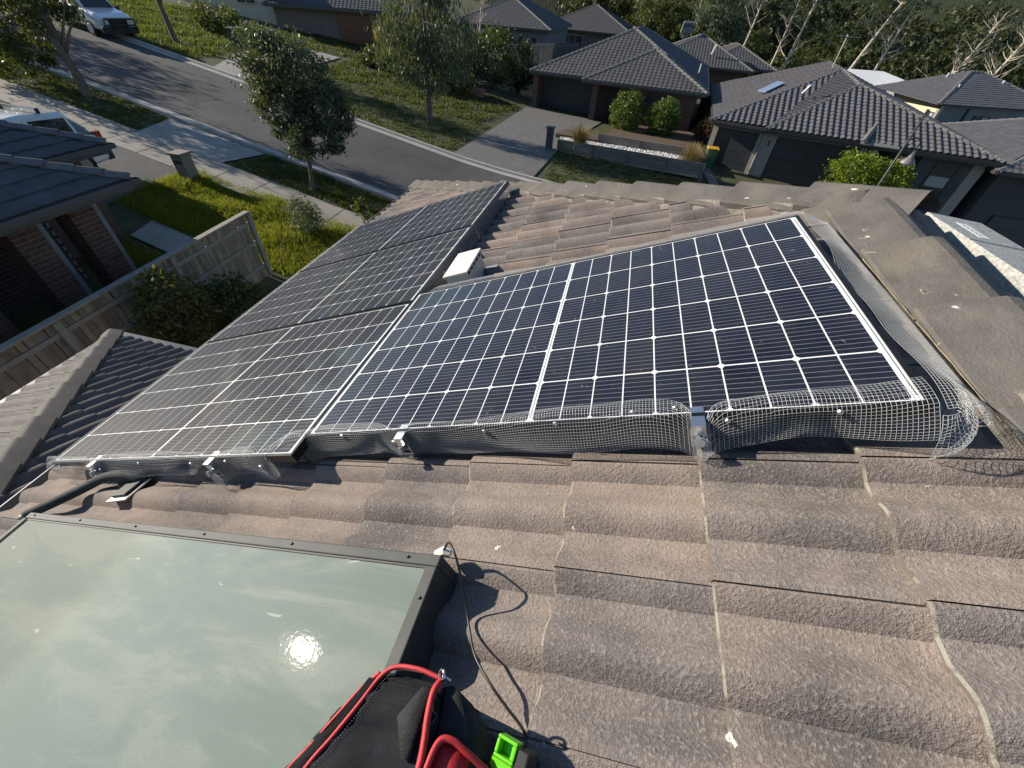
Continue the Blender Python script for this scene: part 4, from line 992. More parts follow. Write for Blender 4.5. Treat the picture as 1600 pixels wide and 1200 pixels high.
for a, b in ((cL, cM), (cM, cR), (cR, br), (bl, cL)): g_.beam(a + Vv((0, 0, -.07)), b + Vv((0, 0, -.07)), .12, .13); g_.beam(a + Vv((0, 0, -.17)), b + Vv((0, 0, -.17)), .04, .12)
g_.build('gutter', BLKF, hC)
MB().add([q + Vv((0,0,-.2)) for q in (cL, cM, cR, br, bl)], [(0,1,2,3,4)]).build('soffit', SOFF, hC)
RENC = pm('grey_render', (.30, .28, .25), (.34, .315, .28), 2, .9, .2, 60, .004)
RENCD = pm('charcoal_render', (.065, .066, .07), (.08, .08, .085), 2, .9)
d1 = (cM-cL).normalized(); d2 = (cR-cM).normalized(); n1 = Vv((d1.y, -d1.x, 0)); n2 = Vv((d2.y, -d2.x, 0))
def slab(parent, name, a, d, n_, x0, x1, z0, z1, dep, mat, out=0.):
    F = frame(a + n_*out, d, -n_, Vv((0,0,1))); return MB().box((x0, 0, z0), (x1, dep, z1), 0, F).build(name, mat, parent)
wa = cL - n1*.45; wb = cM - n2*.45; H = zC - .2
for nme, x0, x1, z0, z1 in (('garage_lintel', .1, 2.75, gC+2.15, H), ('garage_pier', .1, .38, gC-.6, gC+2.15), ('garage_pier', 2.55, 2.75, gC-.6, gC+2.15)): slab(hC, nme, Vv((wa.x, wa.y, 0)), d1, n1, x0, x1, z0, z1, .25, RENC)
garage_door(hC, Vv((wa.x, wa.y, gC)) + d1*.40 - n1*.16, d1, n1, 2.13, 2.13)
wb0 = Vv((wb.x, wb.y, 0))
for nme, x0, x1, z0, z1 in (('garage_lintel', .1, 5.0, gC+2.15, H), ('garage_pier', .02, .72, gC-.6, gC+2.15), ('garage_pier', 4.72, 5.0, gC-.8, gC+2.15)): slab(hC, nme, wb0, d2, n2, x0, x1, z0, z1, .25, RENC)
garage_door(hC, Vv((wb.x, wb.y, gC)) + d2*.74 - n2*.16, d2, n2, 3.96, 2.13, n=4)
slab(hC, 'wall_light', Vv((wb.x, wb.y, 0)), d2, n2, .38, .46, gC+1.65, gC+1.9, .05, BLKF, .06)
slab(hC, 'porch_wall', wb0 - n2*1.2, d2, n2, 5.0, 7.4, gC-1.2, H, .2, RENCD)
slab(hC, 'porch_post', wb0, d2, n2, 5.25, 5.45, gC-1, H, .2, WHITEF)
slab(hC, 'front_door', wb0 - n2*1.2, d2, n2, 5.5, 6.4, gC-.2, gC+2.0, .05, BLACKR, .03)
slab(hC, 'wall', wb0, d2, n2, 7.4, 9.6, gC-1.6, H, .25, RENCD)
slab(hC, 'wall', wb0, d2, n2, 9.6, 10.1, gC-1.6, H, .25, RENC)
slab(hC, 'body_wall', wb0 - n2*1.4, d2, n2, -2.0, 10.0, gC-1.6, H, 10, RENC)
BLIND = pm('pale_blind', (.34, .37, .39), (.3, .33, .35), 3, .7)
window(hC, Vv((wb.x, wb.y, gC+.4)) + d2*8.1 + n2*.01, d2, n2, 1.0, 1.65, BLKF, 1, 3, BLIND)
window(hC, Vv((wb.x, wb.y, gC+.4)) + d2*6.75 - n2*1.15, d2, n2, .6, 1.6, BLKF, 1, 2, BLIND)
# porch gable cap on the right of the wing
pg0, pg1 = Vv((12.6, 25.7, zC+.35)), Vv((14.3, 28.8, zC+1.0))
gq = MB().poly3([Vv((11.9, 25.2, zC-.02)), Vv((13.6, 24.95, zC-.02)), pg1, Vv((13.6, 28.9, zC+.95))], .05); gq.build('porch_roof', pm('grey_ridge_cap', (.20, .195, .18)), hC)
caps(hC, Vv((12.0, 25.2, zC+.1)), pg1 + Vv((-.4, 0, .1)), [GCAP], lift=.06, single=False)
MB().tube([Vv((9.6, 29.5, -2.15)), Vv((9.8, 29.4, -1.75))], .05, 8).tube([Vv((9.8, 29.4, -1.75)), Vv((10.0, 29.5, -1.70))], .07, 8).build('flue', ALU, hC)
MB().tube([AP + Vv((-.3, 1.0, 0)), AP + Vv((-.3, 1.0, 1.6))], .022, 6).tube([AP + Vv((-.9, 1.0, 1.5)), AP + Vv((.5, 1.0, 1.5))], .014, 5).tube([AP + Vv((-.7, .6, 1.5)), AP + Vv((-.7, 1.4, 1.5))], .01, 5).tube([AP + Vv((-.3, .65, 1.5)), AP + Vv((-.3, 1.35, 1.5))], .01, 5).tube([AP + Vv((.2, .7, 1.5)), AP + Vv((.2, 1.3, 1.5))], .01, 5).build('antenna', ALU, hC)
MB().beam(Vv((wb.x, wb.y, H)) + d2*.05 + n2*.05, Vv((wb.x, wb.y, gC)) + d2*.05 + n2*.05, .09, .09, (1, 0, 0)).build('downpipe', RENC, hC)
skl = MB().beam(Vv((7.9, 31.2, -2.42)), Vv((9.2, 32.9, -2.05)), .5, .06).build('skylight', pm('skylight_blue', (.35, .45, .55), (.3, .4, .5), 3, .15, coat=1), hC)

# ---- house D: two storeys, cream and grey render
hD = thing('two_storey_house', (24, 42, GZ(24)), 'two storey rendered house at the far right with cream side wall and slate grey roof', 'house')
zD = -2.7; d0, d1_, d2_ = Vv((19.2, 44.3, zD)), Vv((20.3, 36.8, zD)), Vv((29.5, 39.6, zD)); d3 = Vv((28.5, 48.0, zD)); dA, dB = Vv((24.6, 43.6, -1.25)), Vv((25.6, 43.9, -1.25))
SLT = pm('slate_grey_tile', (.075, .078, .085), (.10, .102, .11), 3, .7, .2, 40, .004, isl=.1)
rD = MB()
DF = [[d0, d1_, dA], [d1_, d2_, dB, dA], [d2_, d3, dB], [d3, d0, dA, dB]]
for f in DF:
    for tri in ([f] if len(f) == 3 else [[f[0], f[1], f[2]], [f[0], f[2], f[3]]]): rD.poly3(tri if (tri[1]-tri[0]).cross(tri[2]-tri[0]).z > 0 else tri[::-1], .05)
rD = rD.build('roof', SLT, hD)
for f in ([d0, d1_, dA], [d1_, d2_, dB]): tile_face(rD, f, [SLT, DARKL], amp=.006, th=.02, nseg=2, single=False, double=False, w=.33, lift=.01)
for a, b in ((d1_, dA), (d0, dA), (dA, dB), (d2_, dB)): caps(rD, a, b, [DARKC], lift=.06, single=False)
CRM = pm('cream_render', (.62, .54, .36), (.56, .49, .33), 2, .9)
cw = [(20.75, 43.6), (20.85, 37.4), (28.7, 39.9), (27.9, 47)]
gD = GZ(26) - 1
def wallseg(parent, a, b, z0, z1, mat, th=.2, name='wall'):
    a, b = Vv((a[0], a[1], 0)), Vv((b[0], b[1], 0)); d = (b-a).normalized(); n_ = Vv((d.y, -d.x, 0)); F = frame(a, d, -n_, Vv((0,0,1)))
    return MB().box((0, 0, z0), ((b-a).length, th, z1), 0, F).build(name, mat, parent), d, n_
_, dd, nn = wallseg(hD, cw[0], cw[1], gD, zD-.1, CRM)
window(hD, Vv((20.84, 38.6, zD-1.5)) , (0.0, -1, 0), (-1, 0, 0), .95, .95, BLKF, 2, 1, BLIND)
window(hD, Vv((20.80, 41.4, zD-1.2)) , (0.0, -1, 0), (-1, 0, 0), .8, .5, BLKF, 1, 1)
GRYR = pm('mid_grey_render', (.20, .21, .215), (.23, .24, .245), 2, .9)
_, dd, nn = wallseg(hD, (20.86, 37.4), cw[2], gD, zD-.1, GRYR)
for x, w_ in ((2.9, 1.2), (5.4, 1.0)): window(hD, Vv((20.86, 37.4, zD-1.55)) + dd*x + nn*.02, dd, nn, w_, 1.0, BLKF, 2, 1, BLIND)
MB().beam(Vv((20.86, 37.4, zD-.2)) + dd*2.1 + nn*.06, Vv((20.86, 37.4, gD)) + dd*2.1 + nn*.06, .09, .09, (1, 0, 0)).build('downpipe', BLKF, hD)
MB().box((20.9, 39, gD), (27.5, 46, zD-.1)).build('core_wall', GRYR, hD)
for p in ((23.1, 43.3, -1.75), (26.4, 42.5, -1.85), (22.6, 40.2, -2.15)): MB().tube([Vv(p), Vv(p) + Vv((0, 0, .35))], .05, 6).build('vent_pipe', ALU, hD)
# ---- white steel patio roof behind C
tp = thing('patio_roof', (21, 52, -4), 'white ribbed steel patio roof between the two right hand houses', 'roof')
MB().poly3([Vv((16.5, 49.5, -2.95)), Vv((19.3, 45.2, -2.95)), Vv((25.2, 53.5, -2.75)), Vv((26.6, 62, -2.75)), Vv((21.8, 61.5, -2.8))], .08).build('sheet', pm('white_steel', (.78, .79, .78), (.72, .73, .72), 2, .5), tp)
for x, y in ((19.4, 45.8), (24.8, 53.2), (17.2, 50)): MB().beam((x, y, GZ(x)-.3), (x, y, -3.03), .1, .1).build('post', WHITEF, tp)
# ---- house G at the right edge in front of D
hG = thing('dark_house', (24, 24, GZ(24)), 'dark roofed house at the right edge next to the double garage house', 'house')
g0, g1, g2, g3 = Vv((17.7, 24.2, -3.75)), Vv((18.3, 34.5, -3.75)), Vv((29, 34, -3.75)), Vv((28, 22.8, -3.75)); ga, gb = Vv((22.9, 28.0, -1.85)), Vv((23.4, 29.8, -1.85))
rG = MB(); GF = [[g3, ga, g0], [g0, ga, gb], [g0, gb, g1], [g1, gb, g2], [g2, gb, ga], [g2, ga, g3]]
for f in GF: rG.poly3(f if (f[1]-f[0]).cross(f[2]-f[0]).z > 0 else f[::-1], .05)
rG = rG.build('roof', SLT, hG)
tile_face(rG, [g3, ga, g0], [SLT, DARKL], amp=.02, th=.024, nseg=4, single=False, double=False, lift=.01); tile_face(rG, [g0, gb, g1], [SLT, DARKL], amp=.02, th=.024, nseg=4, single=False, double=False, lift=.01)
caps(rG, g0, ga, [DARKC], lift=.06, single=False); caps(rG, g1, gb, [DARKC], lift=.06, single=False)
MB().prism([(18.3, 24.8), (28, 23.6), (28, 33.4), (18.8, 33.9)], GZ(24)-1, -3.9).build('wall', RENCD, hG)
MB().beam(g0 + Vv((0,0,-.08)), g3 + Vv((0,0,-.08)), .12, .13).beam(g0 + Vv((0,0,-.08)), g1 + Vv((0,0,-.08)), .12, .13).build('gutter', BLKF, hG)
garage_door(hG, Vv((19.3, 24.62, GZ(20)-.4)), Vv((9.7, -1.2, 0)).normalized(), Vv((-.12, -1, 0)), 4.6, 2.2, pm('charcoal_door', (.05, .055, .062)))
# ---- house behind B (dark tiles, evaporative cooler on top)
hH = thing('tiled_house', (8, 60, GZ(8)), 'dark tiled house half hidden behind the grey hip roof with a cooler on its ridge', 'house')
fs, hp, cn = hip_faces(1.2, 11.8, 53.5, 66, -3.2, 22.5, -3, (6, 55, 0)); put_roof(hH, fs, hp, cn, [GTILE, GLIP], GCAP, keepf=[0, 1, 3], amp=.03, nseg=4, double=False)
fs, hp, cn = hip_faces(7, 14.8, 58, 70, -3.3, 22.5, -3, (6, 55, 0)); put_roof(hH, fs, hp, cn, [GTILE, GLIP], GCAP, keepf=[0, 1], amp=.03, nseg=4, double=False)
MB().box((1.8, 54.2, GZ(8)-1), (11.1, 65.4, -3.35)).build('wall', BRICKJ, hH)
MB().tube([Vv((7.6, 55.0, -2.3)), Vv((7.8, 55.0, -1.5))], .09, 8).build('flue', ALU, hH)
cl = thing('evaporative_cooler', (4.9, 59, -1.2), 'boxy dark evaporative cooler standing on the roof ridge behind the grey house', 'air cooler')
MB().loft([[Vv((4.9+a*sx, 59+a*sy, z)) for sx, sy in ((-1,-1),(1,-1),(1,1),(-1,1))] for a, z in ((.3, -1.4), (.3, -1.0), (.62, -.98), (.52, -.15), (.40, -.02))]).build('body', pm('cooler_green_grey', (.10, .12, .12), (.13, .15, .15), 3, .6), cl)
MB().box((4.42, 58.44, -.85), (5.38, 58.47, -.3)).build('louvre', BLKF, cl)
# ---- house E (brown garage) and F (weatherboard) up the hill
hE = thing('brick_house', (-22, 44, GZ(-22)), 'house behind the street gums with a wide brown garage door', 'house')
gE = GZ(-22) - .15; zE = gE + 2.55
fs, hp, cn = hip_faces(-30, -15.5, 39.6, 52, zE, 22.5, 20, (-22, 40, 0)); put_roof(hE, fs, hp, cn, [GTILE, GLIP], GCAP, keepf=[0, 1], amp=.02, nseg=4, double=False)
ME = rotm(20, (-22, 40, 0)); axE = ME.to_3x3() @ Vv((1,0,0)); nE = ME.to_3x3() @ Vv((0,-1,0))
MB().box((-29.5, 40.3, gE-1), (-16, 51, zE-.17), 0, ME).build('wall', pm('dull_brick', (.16, .13, .115), (.2, .16, .14), 3, .9), hE)
garage_door(hE, ME @ Vv((-24.6, 40.26, gE)), axE, nE, 4.9, 2.2, pm('brown_door', (.20, .085, .045), (.17, .07, .04), 3, .6), 4)
hF = thing('weatherboard_house', (-13, 75, GZ(-13)), 'grey weatherboard house uphill with a row of small windows over the fence', 'house')
gF = -4.9; zF = -1.75
fs, hp, cn = hip_faces(-21.3, -9.6, 58.2, 76, zF, 22.5, 0, (0, 0, 0)); put_roof(hF, fs, hp, cn, [GTILE, GLIP], GCAP, keepf=[0, 1], amp=.02, nseg=4, double=False)
WB = pm('grey_weatherboard', (.16, .165, .175), (.19, .195, .205), 3, .8)
wF = MB().box((-20.8, 58.8, gF-1), (-10.1, 75.5, zF-.17)).build('wall', WB, hF)
for k in range(17):
    z0 = gF + .1 + k*.18
    MB().add([(-20.85, 58.79, z0+.18), (-10.05, 58.79, z0+.18), (-10.05, 58.75, z0), (-20.85, 58.75, z0), (-20.85, 58.80, z0), (-10.05, 58.80, z0)], [(3, 2, 1, 0), (4, 5, 2, 3)]).build('weatherboard', WB, wF)
for k in range(5): window(hF, Vv((-18.2 + k*1.55, 58.72, gF+1.3)), (1, 0, 0), (0, -1, 0), .62, 1.05, BLKF, 1, 1)
hI = thing('brick_house', (-6, 88, -5), 'brick house with a covered balcony at the top of the picture behind the weatherboard house', 'house')
fs, hp, cn = hip_faces(-15, -.5, 80, 94, -2.4, 22.5, -4, (-8, 84, 0)); put_roof(hI, fs, hp, cn, [GTILE, GLIP], GCAP, keepf=[0, 1], amp=.02, nseg=4, double=False)
MB().box((-14.2, 80.8, -8), (-1.3, 93, -2.57)).build('wall', pm('dull_brick', (.16, .13, .115)), hI)
window(hI, Vv((-11.5, 80.76, -4.9)), (1, 0, 0), (0, -1, 0), 3.2, 1.9, WHITEF, 3)
MB().box((-12.6, 78.0, -5.6), (-7.8, 80.7, -5.45)).build('balcony', WHITEF, hI)
hJ = thing('cream_house', (-33, 40, GZ(-33)), 'cream rendered house at the top left above the green bank', 'house')
MB().box((-39, 38.5, GZ(-36)-1), (-29.2, 47, GZ(-33)+2.6)).build('wall', pm('pale_cream_render', (.60, .52, .40), (.55, .48, .37), 2, .9), hJ)
fs, hp, cn = hip_faces(-39.6, -28.6, 37.9, 47.6, GZ(-33)+2.7, 22.5); put_roof(hJ, fs, hp, cn, [GTILE, GLIP], GCAP, keepf=[0, 1], amp=.02, nseg=4, double=False)
window(hJ, Vv((-33, 38.47, GZ(-33)+.8)), (1, 0, 0), (0, -1, 0), 1.8, 1.3, WHITEF, 2)
# ================================================================== vegetation
BARK = pm('grey_brown_bark', (.11, .085, .065), (.17, .14, .11), 9, .95, .7, 30, .01)
PALEB = pm('pale_gum_bark', (.52, .47, .39), (.34, .29, .23), 2.5, .85, .3, 20, .01)
WHITEB = pm('white_birch_bark', (.66, .60, .50), (.42, .36, .29), 6, .85)
EUC = leafm('eucalypt_leaf', (.045, .066, .040), (.115, .135, .085), .25, .45)
EUCD = leafm('dark_wattle_leaf', (.022, .034, .016), (.062, .070, .028), .2, .55)
OLIVE = leafm('olive_leaf', (.045, .060, .018), (.105, .11, .035), .3, .55)
TOPI = leafm('topiary_leaf', (.045, .090, .012), (.12, .17, .03), .3, .4)
BRIGHT = leafm('bright_shrub_leaf', (.10, .16, .010), (.21, .27, .02), .35, .45)
SHADEL = leafm('shrub_leaf', (.028, .050, .016), (.075, .095, .03), .25, .5)
STRAW = leafm('straw_blade', (.16, .11, .045), (.36, .25, .11), .25, .7)
PURP = leafm('purple_leaf', (.050, .014, .020), (.10, .03, .035), .3, .5)
GREYL = leafm('grey_green_leaf', (.075, .10, .07), (.15, .18, .12), .3, .5)
YELL = leafm('yellow_leaf', (.45, .30, .05), (.65, .5, .15), .4, .5)
def leaf_mesh(name, ells, n, size, aspect=.35, droop=0., ncl=60, clr=.28, seed=1, mat=EUC, shell=.5):
    r_ = np.random.default_rng(seed); E = np.array([e[:6] for e in ells], float); w = np.array([e[3]*e[4]*e[5] for e in ells]) ** .75; w /= w.sum()
    k = r_.choice(len(E), ncl, p=w); d = r_.normal(size=(ncl, 3)); d /= np.linalg.norm(d, axis=1, keepdims=True)
    rad = (shell + (1-shell)*r_.random(ncl)) ** (1/1.5); C_ = E[k, :3] + d*rad[:, None]*E[k, 3:6]
    ci = r_.integers(0, ncl, n); sc = clr*np.mean(E[k[ci], 3:6], axis=1)
    P = C_[ci] + np.clip(r_.normal(size=(n, 3)), -1.9, 1.9)*sc[:, None]*np.array([1, 1, .75])*r_.uniform(.6, 1.2, (n, 1))
    a = r_.normal(size=(n, 3)); a /= np.linalg.norm(a, axis=1, keepdims=True)
    if droop: a = a*(1-droop) + np.array([0, 0, -1.])*droop; a /= np.linalg.norm(a, axis=1, keepdims=True)
    b = np.cross(a, r_.normal(size=(n, 3))); b /= np.linalg.norm(b, axis=1, keepdims=True) + 1e-9
    L = size*r_.uniform(.6, 1.35, (n, 1)); b = b*L*aspect*.5; a = a*L*.5
    V = np.stack([P-a, P-a*.1+b, P+a, P-a*.1-b], 1).reshape(-1, 3); return V, np.arange(n*4).reshape(-1, 4)
def tree(name, label, base, ells, nleaf, size, mat=EUC, bark=BARK, trunk_r=.12, lean=(0, 0), trunk_top=None, droop=0., aspect=.35, ncl=70, clr=.25, seed=1, group=None, cat='tree', bare=0, shell=.5):
    base = Vector(base); root = thing(name, base, label, cat, group); rr = random.Random(seed)
    top = Vector(trunk_top) if trunk_top else Vector(ells[0][:3]); m = MB()
    mid = [base.lerp(top, t) + Vector((rr.uniform(-1, 1), rr.uniform(-1, 1), 0))*trunk_r*.9*(0 < t < 1) for t in (0, .25, .5, .75, 1)]
    mid[0] = base - Vector((0, 0, .3)); m.tube(bez(mid, 4), [trunk_r*(1.15-.75*i/16) for i in range(17)], 8)
    for e in ells:
        for k in range(3):
            t0 = rr.uniform(.35, .85); a = base.lerp(top, t0); c_ = Vector(e[:3]) + Vector((rr.uniform(-.7, .7)*e[3], rr.uniform(-.7, .7)*e[4], rr.uniform(-.2, .7)*e[5]))
            m.tube(bez([a, a.lerp(c_, .5) + Vector((0, 0, .12*(c_-a).length*rr.uniform(-.3, 1))), c_], 4), [trunk_r*.42*(1-.85*i/8) for i in range(9)], 5)
    m.build('trunk', bark, root, smooth=True)
    if nleaf:
        V, Fc = leaf_mesh('crown', ells, nleaf, size, aspect, droop, ncl, clr, seed, mat, shell); V = V - np.array(base)
        o = bpy.data.objects.new('crown', np_mesh('crown', V, Fc, mat)); link(o, root)
    return root
gp = lambda x, y, dz=0: (x, y, GZ(x, y)+dz)
ST = 'street trees'
tree('street_tree', 'dark drooping street tree at the top left beside the nature strip', gp(-21.5, 14.4), [(-22.2, 14.3, .6, 1.6, 1.6, 1.5), (-23.4, 14.3, -.8, 1.5, 1.5, 1.3), (-24.3, 13.9, -1.6, 1.1, 1.2, .9), (-21.2, 14.6, -.5, .75, .9, .8), (-22.6, 14.0, -1.9, .7, .8, .7)], 9000, .20, mat=OLIVE, trunk_r=.16, trunk_top=(-21.5, 14.4, .2), droop=.5, ncl=90, seed=3, group=ST)
tree('street_tree', 'slim street tree on the far verge beside the parked ute', gp(-27.4, 25.5), [(-27.2, 25.5, 2.0, 1.6, 1.6, 1.2), (-26.3, 25.4, 1.0, 1.1, 1.1, .8), (-28.2, 25.6, 1.2, 1.0, 1.0, .8)], 3500, .22, mat=EUC, trunk_r=.14, trunk_top=(-27.4, 25.5, 2.2), droop=.5, ncl=50, seed=4, group=ST)
tree('street_tree', 'bushy round street tree in front of the road in the middle left', gp(-10.2, 12.0), [(-9.9, 12.0, -1.2, 1.2, 1.1, 1.0), (-10.6, 11.9, -.95, .95, .9, .75), (-9.2, 12.0, -1.95, .95, .9, .75), (-10.5, 12.1, -2.1, .85, .75, .7), (-9.5, 11.8, -2.8, .85, .7, .55), (-8.8, 11.9, -2.65, .6, .5, .5), (-10.3, 11.9, -3.0, .6, .5, .5), (-8.7, 12.0, -2.0, .7, .7, .6)], 25000, .125, mat=EUC, trunk_r=.07, trunk_top=(-9.8, 12.0, -1.4), droop=.45, ncl=170, clr=.20, seed=5, group=ST)
tree('gum_tree', 'tall weeping gum across the road in front of the brown garage', gp(-10.4, 23.8), [(-10.3, 23.8, -.1, 1.8, 1.6, 1.6), (-11.8, 23.7, -1.4, 1.4, 1.2, 1.3), (-9.0, 23.9, -1.2, 1.5, 1.2, 1.4), (-10.4, 23.8, -2.5, 1.3, 1.2, 1.0), (-10.0, 23.8, 1.6, 1.4, 1.3, 1.3)], 13000, .22, mat=EUC, trunk_r=.15, trunk_top=(-10.4, 23.8, .8), droop=.72, aspect=.26, ncl=150, clr=.22, seed=6)
tree('street_tree', 'street tree just past the left edge whose shadow falls along the road', gp(-33.5, 17.0), [(-33.5, 17, 1.0, 1.8, 1.8, 1.6), (-34.5, 17.2, -.4, 1.4, 1.4, 1.2), (-32.6, 16.9, -.2, 1.2, 1.2, 1.1)], 4000, .26, mat=OLIVE, trunk_r=.16, droop=.4, seed=71, group=ST)
tree('street_tree', 'taller street tree beyond the left edge shading the far lane', gp(-41, 20.6), [(-41, 20.6, 3.0, 2.2, 2.0, 2.0), (-42, 20.2, 1.2, 1.6, 1.6, 1.4), (-40, 21, 1.4, 1.5, 1.5, 1.3)], 4500, .3, mat=OLIVE, trunk_r=.2, droop=.4, seed=72, group=ST)
# bare birch
def bare_tree(name, label, base, H, lean, bark, r0, seed, nb=26, spread=.45, top=.1, cat='tree', group=None, limbs=None):
    rr = random.Random(seed); base = Vector(base); root = thing(name, base, label, cat, group); m = MB(); L = Vector(lean)
    pt = lambda t: base + Vector((L.x*t, L.y*t, H*t)) + Vector((math.sin(t*5+seed)*.018*H*t, math.cos(t*4+seed)*.012*H*t, 0))
    m.tube([base - Vector((0, 0, .3))] + [pt(i/14) for i in range(1, 15)], [r0*(1-.86*i/14) for i in range(15)], 8); m.build('trunk', bark, root, smooth=True)
    b = MB()
    for k in range(nb):
        t = rr.uniform(.15, .97) if limbs is None else rr.uniform(.35, .95); a = pt(t); ang = rr.uniform(0, 6.28); ln = H*spread*(1-t*.7)*rr.uniform(.5, 1.1)
        d = Vector((math.cos(ang), math.sin(ang), rr.uniform(.4, 1.1))).normalized(); e = a + d*ln; q = a.lerp(e, .5) + Vector((rr.uniform(-1, 1), rr.uniform(-1, 1), rr.uniform(-.3, .6)))*ln*.10
        cu = bez([a, q, e], 4); rb = r0*.36*(1-t*.6); b.tube(cu, [rb*(1-.85*i/8) for i in range(9)], 5)
        for j in range(3):
            s = cu[rr.randint(2, 7)]; d2 = (d + Vector((rr.uniform(-.8, .8), rr.uniform(-.8, .8), rr.uniform(-.2, .7)))).normalized(); b.tube([s, s + d2*ln*.22, s + d2*ln*.40 + Vector((0, 0, rr.uniform(-.05, .08)*ln))], [rb*.35, rb*.22, rb*.08], 4)
    b.build('branches', bark, root, smooth=True); return root
bare_tree('birch_tree', 'bare white trunked birch in front of the weatherboard house', gp(-13.6, 44), 6.2, (.1, 0, 0), WHITEB, .11, 3, 46, .32)
bare_tree('bare_shrub', 'bare reddish twiggy shrub beside the white birch', gp(-14.8, 45.5), 3.9, (0, 0, 0), pm('reddish_twig', (.12, .065, .055), (.16, .09, .075), 5, .9), .06, 8, 60, .42)

def shrub(name, label, c, rx, rz, n, size, mat, seed, ncl=26, clr=.28, aspect=.5, group=None, stem=True, cat='shrub', shell=.65, droop=0):
    c = Vector(c); base = Vector((c.x, c.y, GZ(c.x, c.y))); root = thing(name, base, label, cat, group); rr = random.Random(seed); m = MB()
    for k in range(4):
        e = c + Vector((rr.uniform(-.5, .5)*rx, rr.uniform(-.5, .5)*rx, rr.uniform(-.3, .5)*rz)); m.tube([base - Vector((0, 0, .1)), base.lerp(e, .5) + Vector((rr.uniform(-.1, .1)*rx, rr.uniform(-.1, .1)*rx, 0)), e], [.03*rx+.008, .02*rx+.006, .008], 6)
    m.build('stems', BARK, root, smooth=True)
    V, Fc = leaf_mesh('foliage', [(c.x, c.y, c.z, rx, rx, rz)], n, size, aspect, droop, ncl, clr, seed, mat, shell)
    V[:, 2] = np.maximum(V[:, 2], GZ(c.x, c.y) + .01); V = V - np.array(base)
    o = bpy.data.objects.new('foliage', np_mesh('foliage', V, Fc, mat)); link(o, root); return root
shrub('topiary_tree', 'clipped round green tree nearer the porch of the grey roofed house', (.35, 30.4, -4.12), 1.0, 1.12, 8000, .12, TOPI, 21, 170, .13, group='pair of clipped round trees', cat='tree')
shrub('topiary_tree', 'clipped round green tree nearer the corner of the grey roofed house', (2.6, 30.0, -4.2), .98, 1.10, 8000, .12, TOPI, 22, 170, .13, group='pair of clipped round trees', cat='tree')
shrub('round_shrub', 'bright yellow green shrub in front of the double garage left of the lamp post', (11.0, 22.4, -4.25), 1.0, .98, 4600, .13, BRIGHT, 23, 90, .17, group='bright shrubs by the garage')
shrub('round_shrub', 'bright yellow green shrub behind the lamp post on the right', (12.55, 22.4, -4.4), .92, .92, 4000, .13, BRIGHT, 24, 80, .17, group='bright shrubs by the garage')
shrub('fence_shrub', 'leafy shrub with ruddy tips standing against the timber fence', (-7.2, 3.5, -3.72), .52, .72, 4600, .085, leafm('ruddy_shrub_leaf', (.05, .075, .018), (.15, .125, .04), .3, .5), 25, 80, .2)
shrub('fence_shrub', 'darker low shrub right of the ruddy one by the timber fence', (-6.85, 4.4, -4.05), .52, .56, 3600, .085, SHADEL, 26, 70, .2)
shrub('grey_bush', 'grey green bush at the end of the shaggy lawn', (-8.6, 9.3, -4.30), .46, .5, 2600, .12, GREYL, 27, 40, .25, .2)
shrub('seedling', 'thin upright seedling beyond the far panels', (-7.5, 10.7, -4.45), .16, .45, 260, .12, OLIVE, 28, 14, .3)
shrub('purple_shrub', 'purple leaved shrub at the corner between the two houses', (5.3, 29.4, -4.75), .62, .95, 2200, .16, PURP, 29, 50, .22)
for k, (x, y, z, rx, rz, mt, lab) in enumerate((
    (-18.6, 33.6, -3.2, 1.0, .6, SHADEL, 'low garden shrub below the brown garage'), (-17.0, 33.2, -3.2, .9, .75, OLIVE, 'olive garden shrub beside the tall gum'),
    (-15.4, 36.6, -2.5, 1.2, 1.5, SHADEL, 'tall dark shrub right of the brown garage behind the gum'), (-12.6, 36.5, -2.6, 1.5, 1.7, EUCD, 'big dark shrub below the birch'),
    (-10.3, 36.5, -2.6, 1.5, 1.8, SHADEL, 'large spreading shrub right of the birch'), (-8.4, 37.2, -3.0, 1.1, 1.5, EUCD, 'dark shrub next to the garage of the grey roofed house'),
    (-12.2, 32.8, -3.9, 1.3, .55, OLIVE, 'low bush on the brick planter left of the garage'), (-14.4, 31.8, -3.6, 1.0, .8, SHADEL, 'low dark bush at the foot of the gum'),
    (-29.5, 31.5, -1.6, 1.5, .8, OLIVE, 'hedge like bush on the green bank top left'), (-16.3, 39.5, -1.8, 1.5, 2.2, EUCD, 'tall dark evergreen between the brown garage and the birch'))):
    shrub('garden_shrub', lab, (x, y, z), rx, rz, 2600, .22, mt, 40+k, 50, .24, group='shrubs in the far gardens')
for k, (x, y) in enumerate(((-20.2, 37.6), (-19.0, 38.6))):
    shrub('yellow_plant', ('left','right')[k]+' of two spiky yellow plants in front of the brown garage', (x, y, GZ(x)+1.25-.1*k), .42, .38, 260, .5, YELL, 60+k, 12, .3, .14, group='yellow spiky plants')
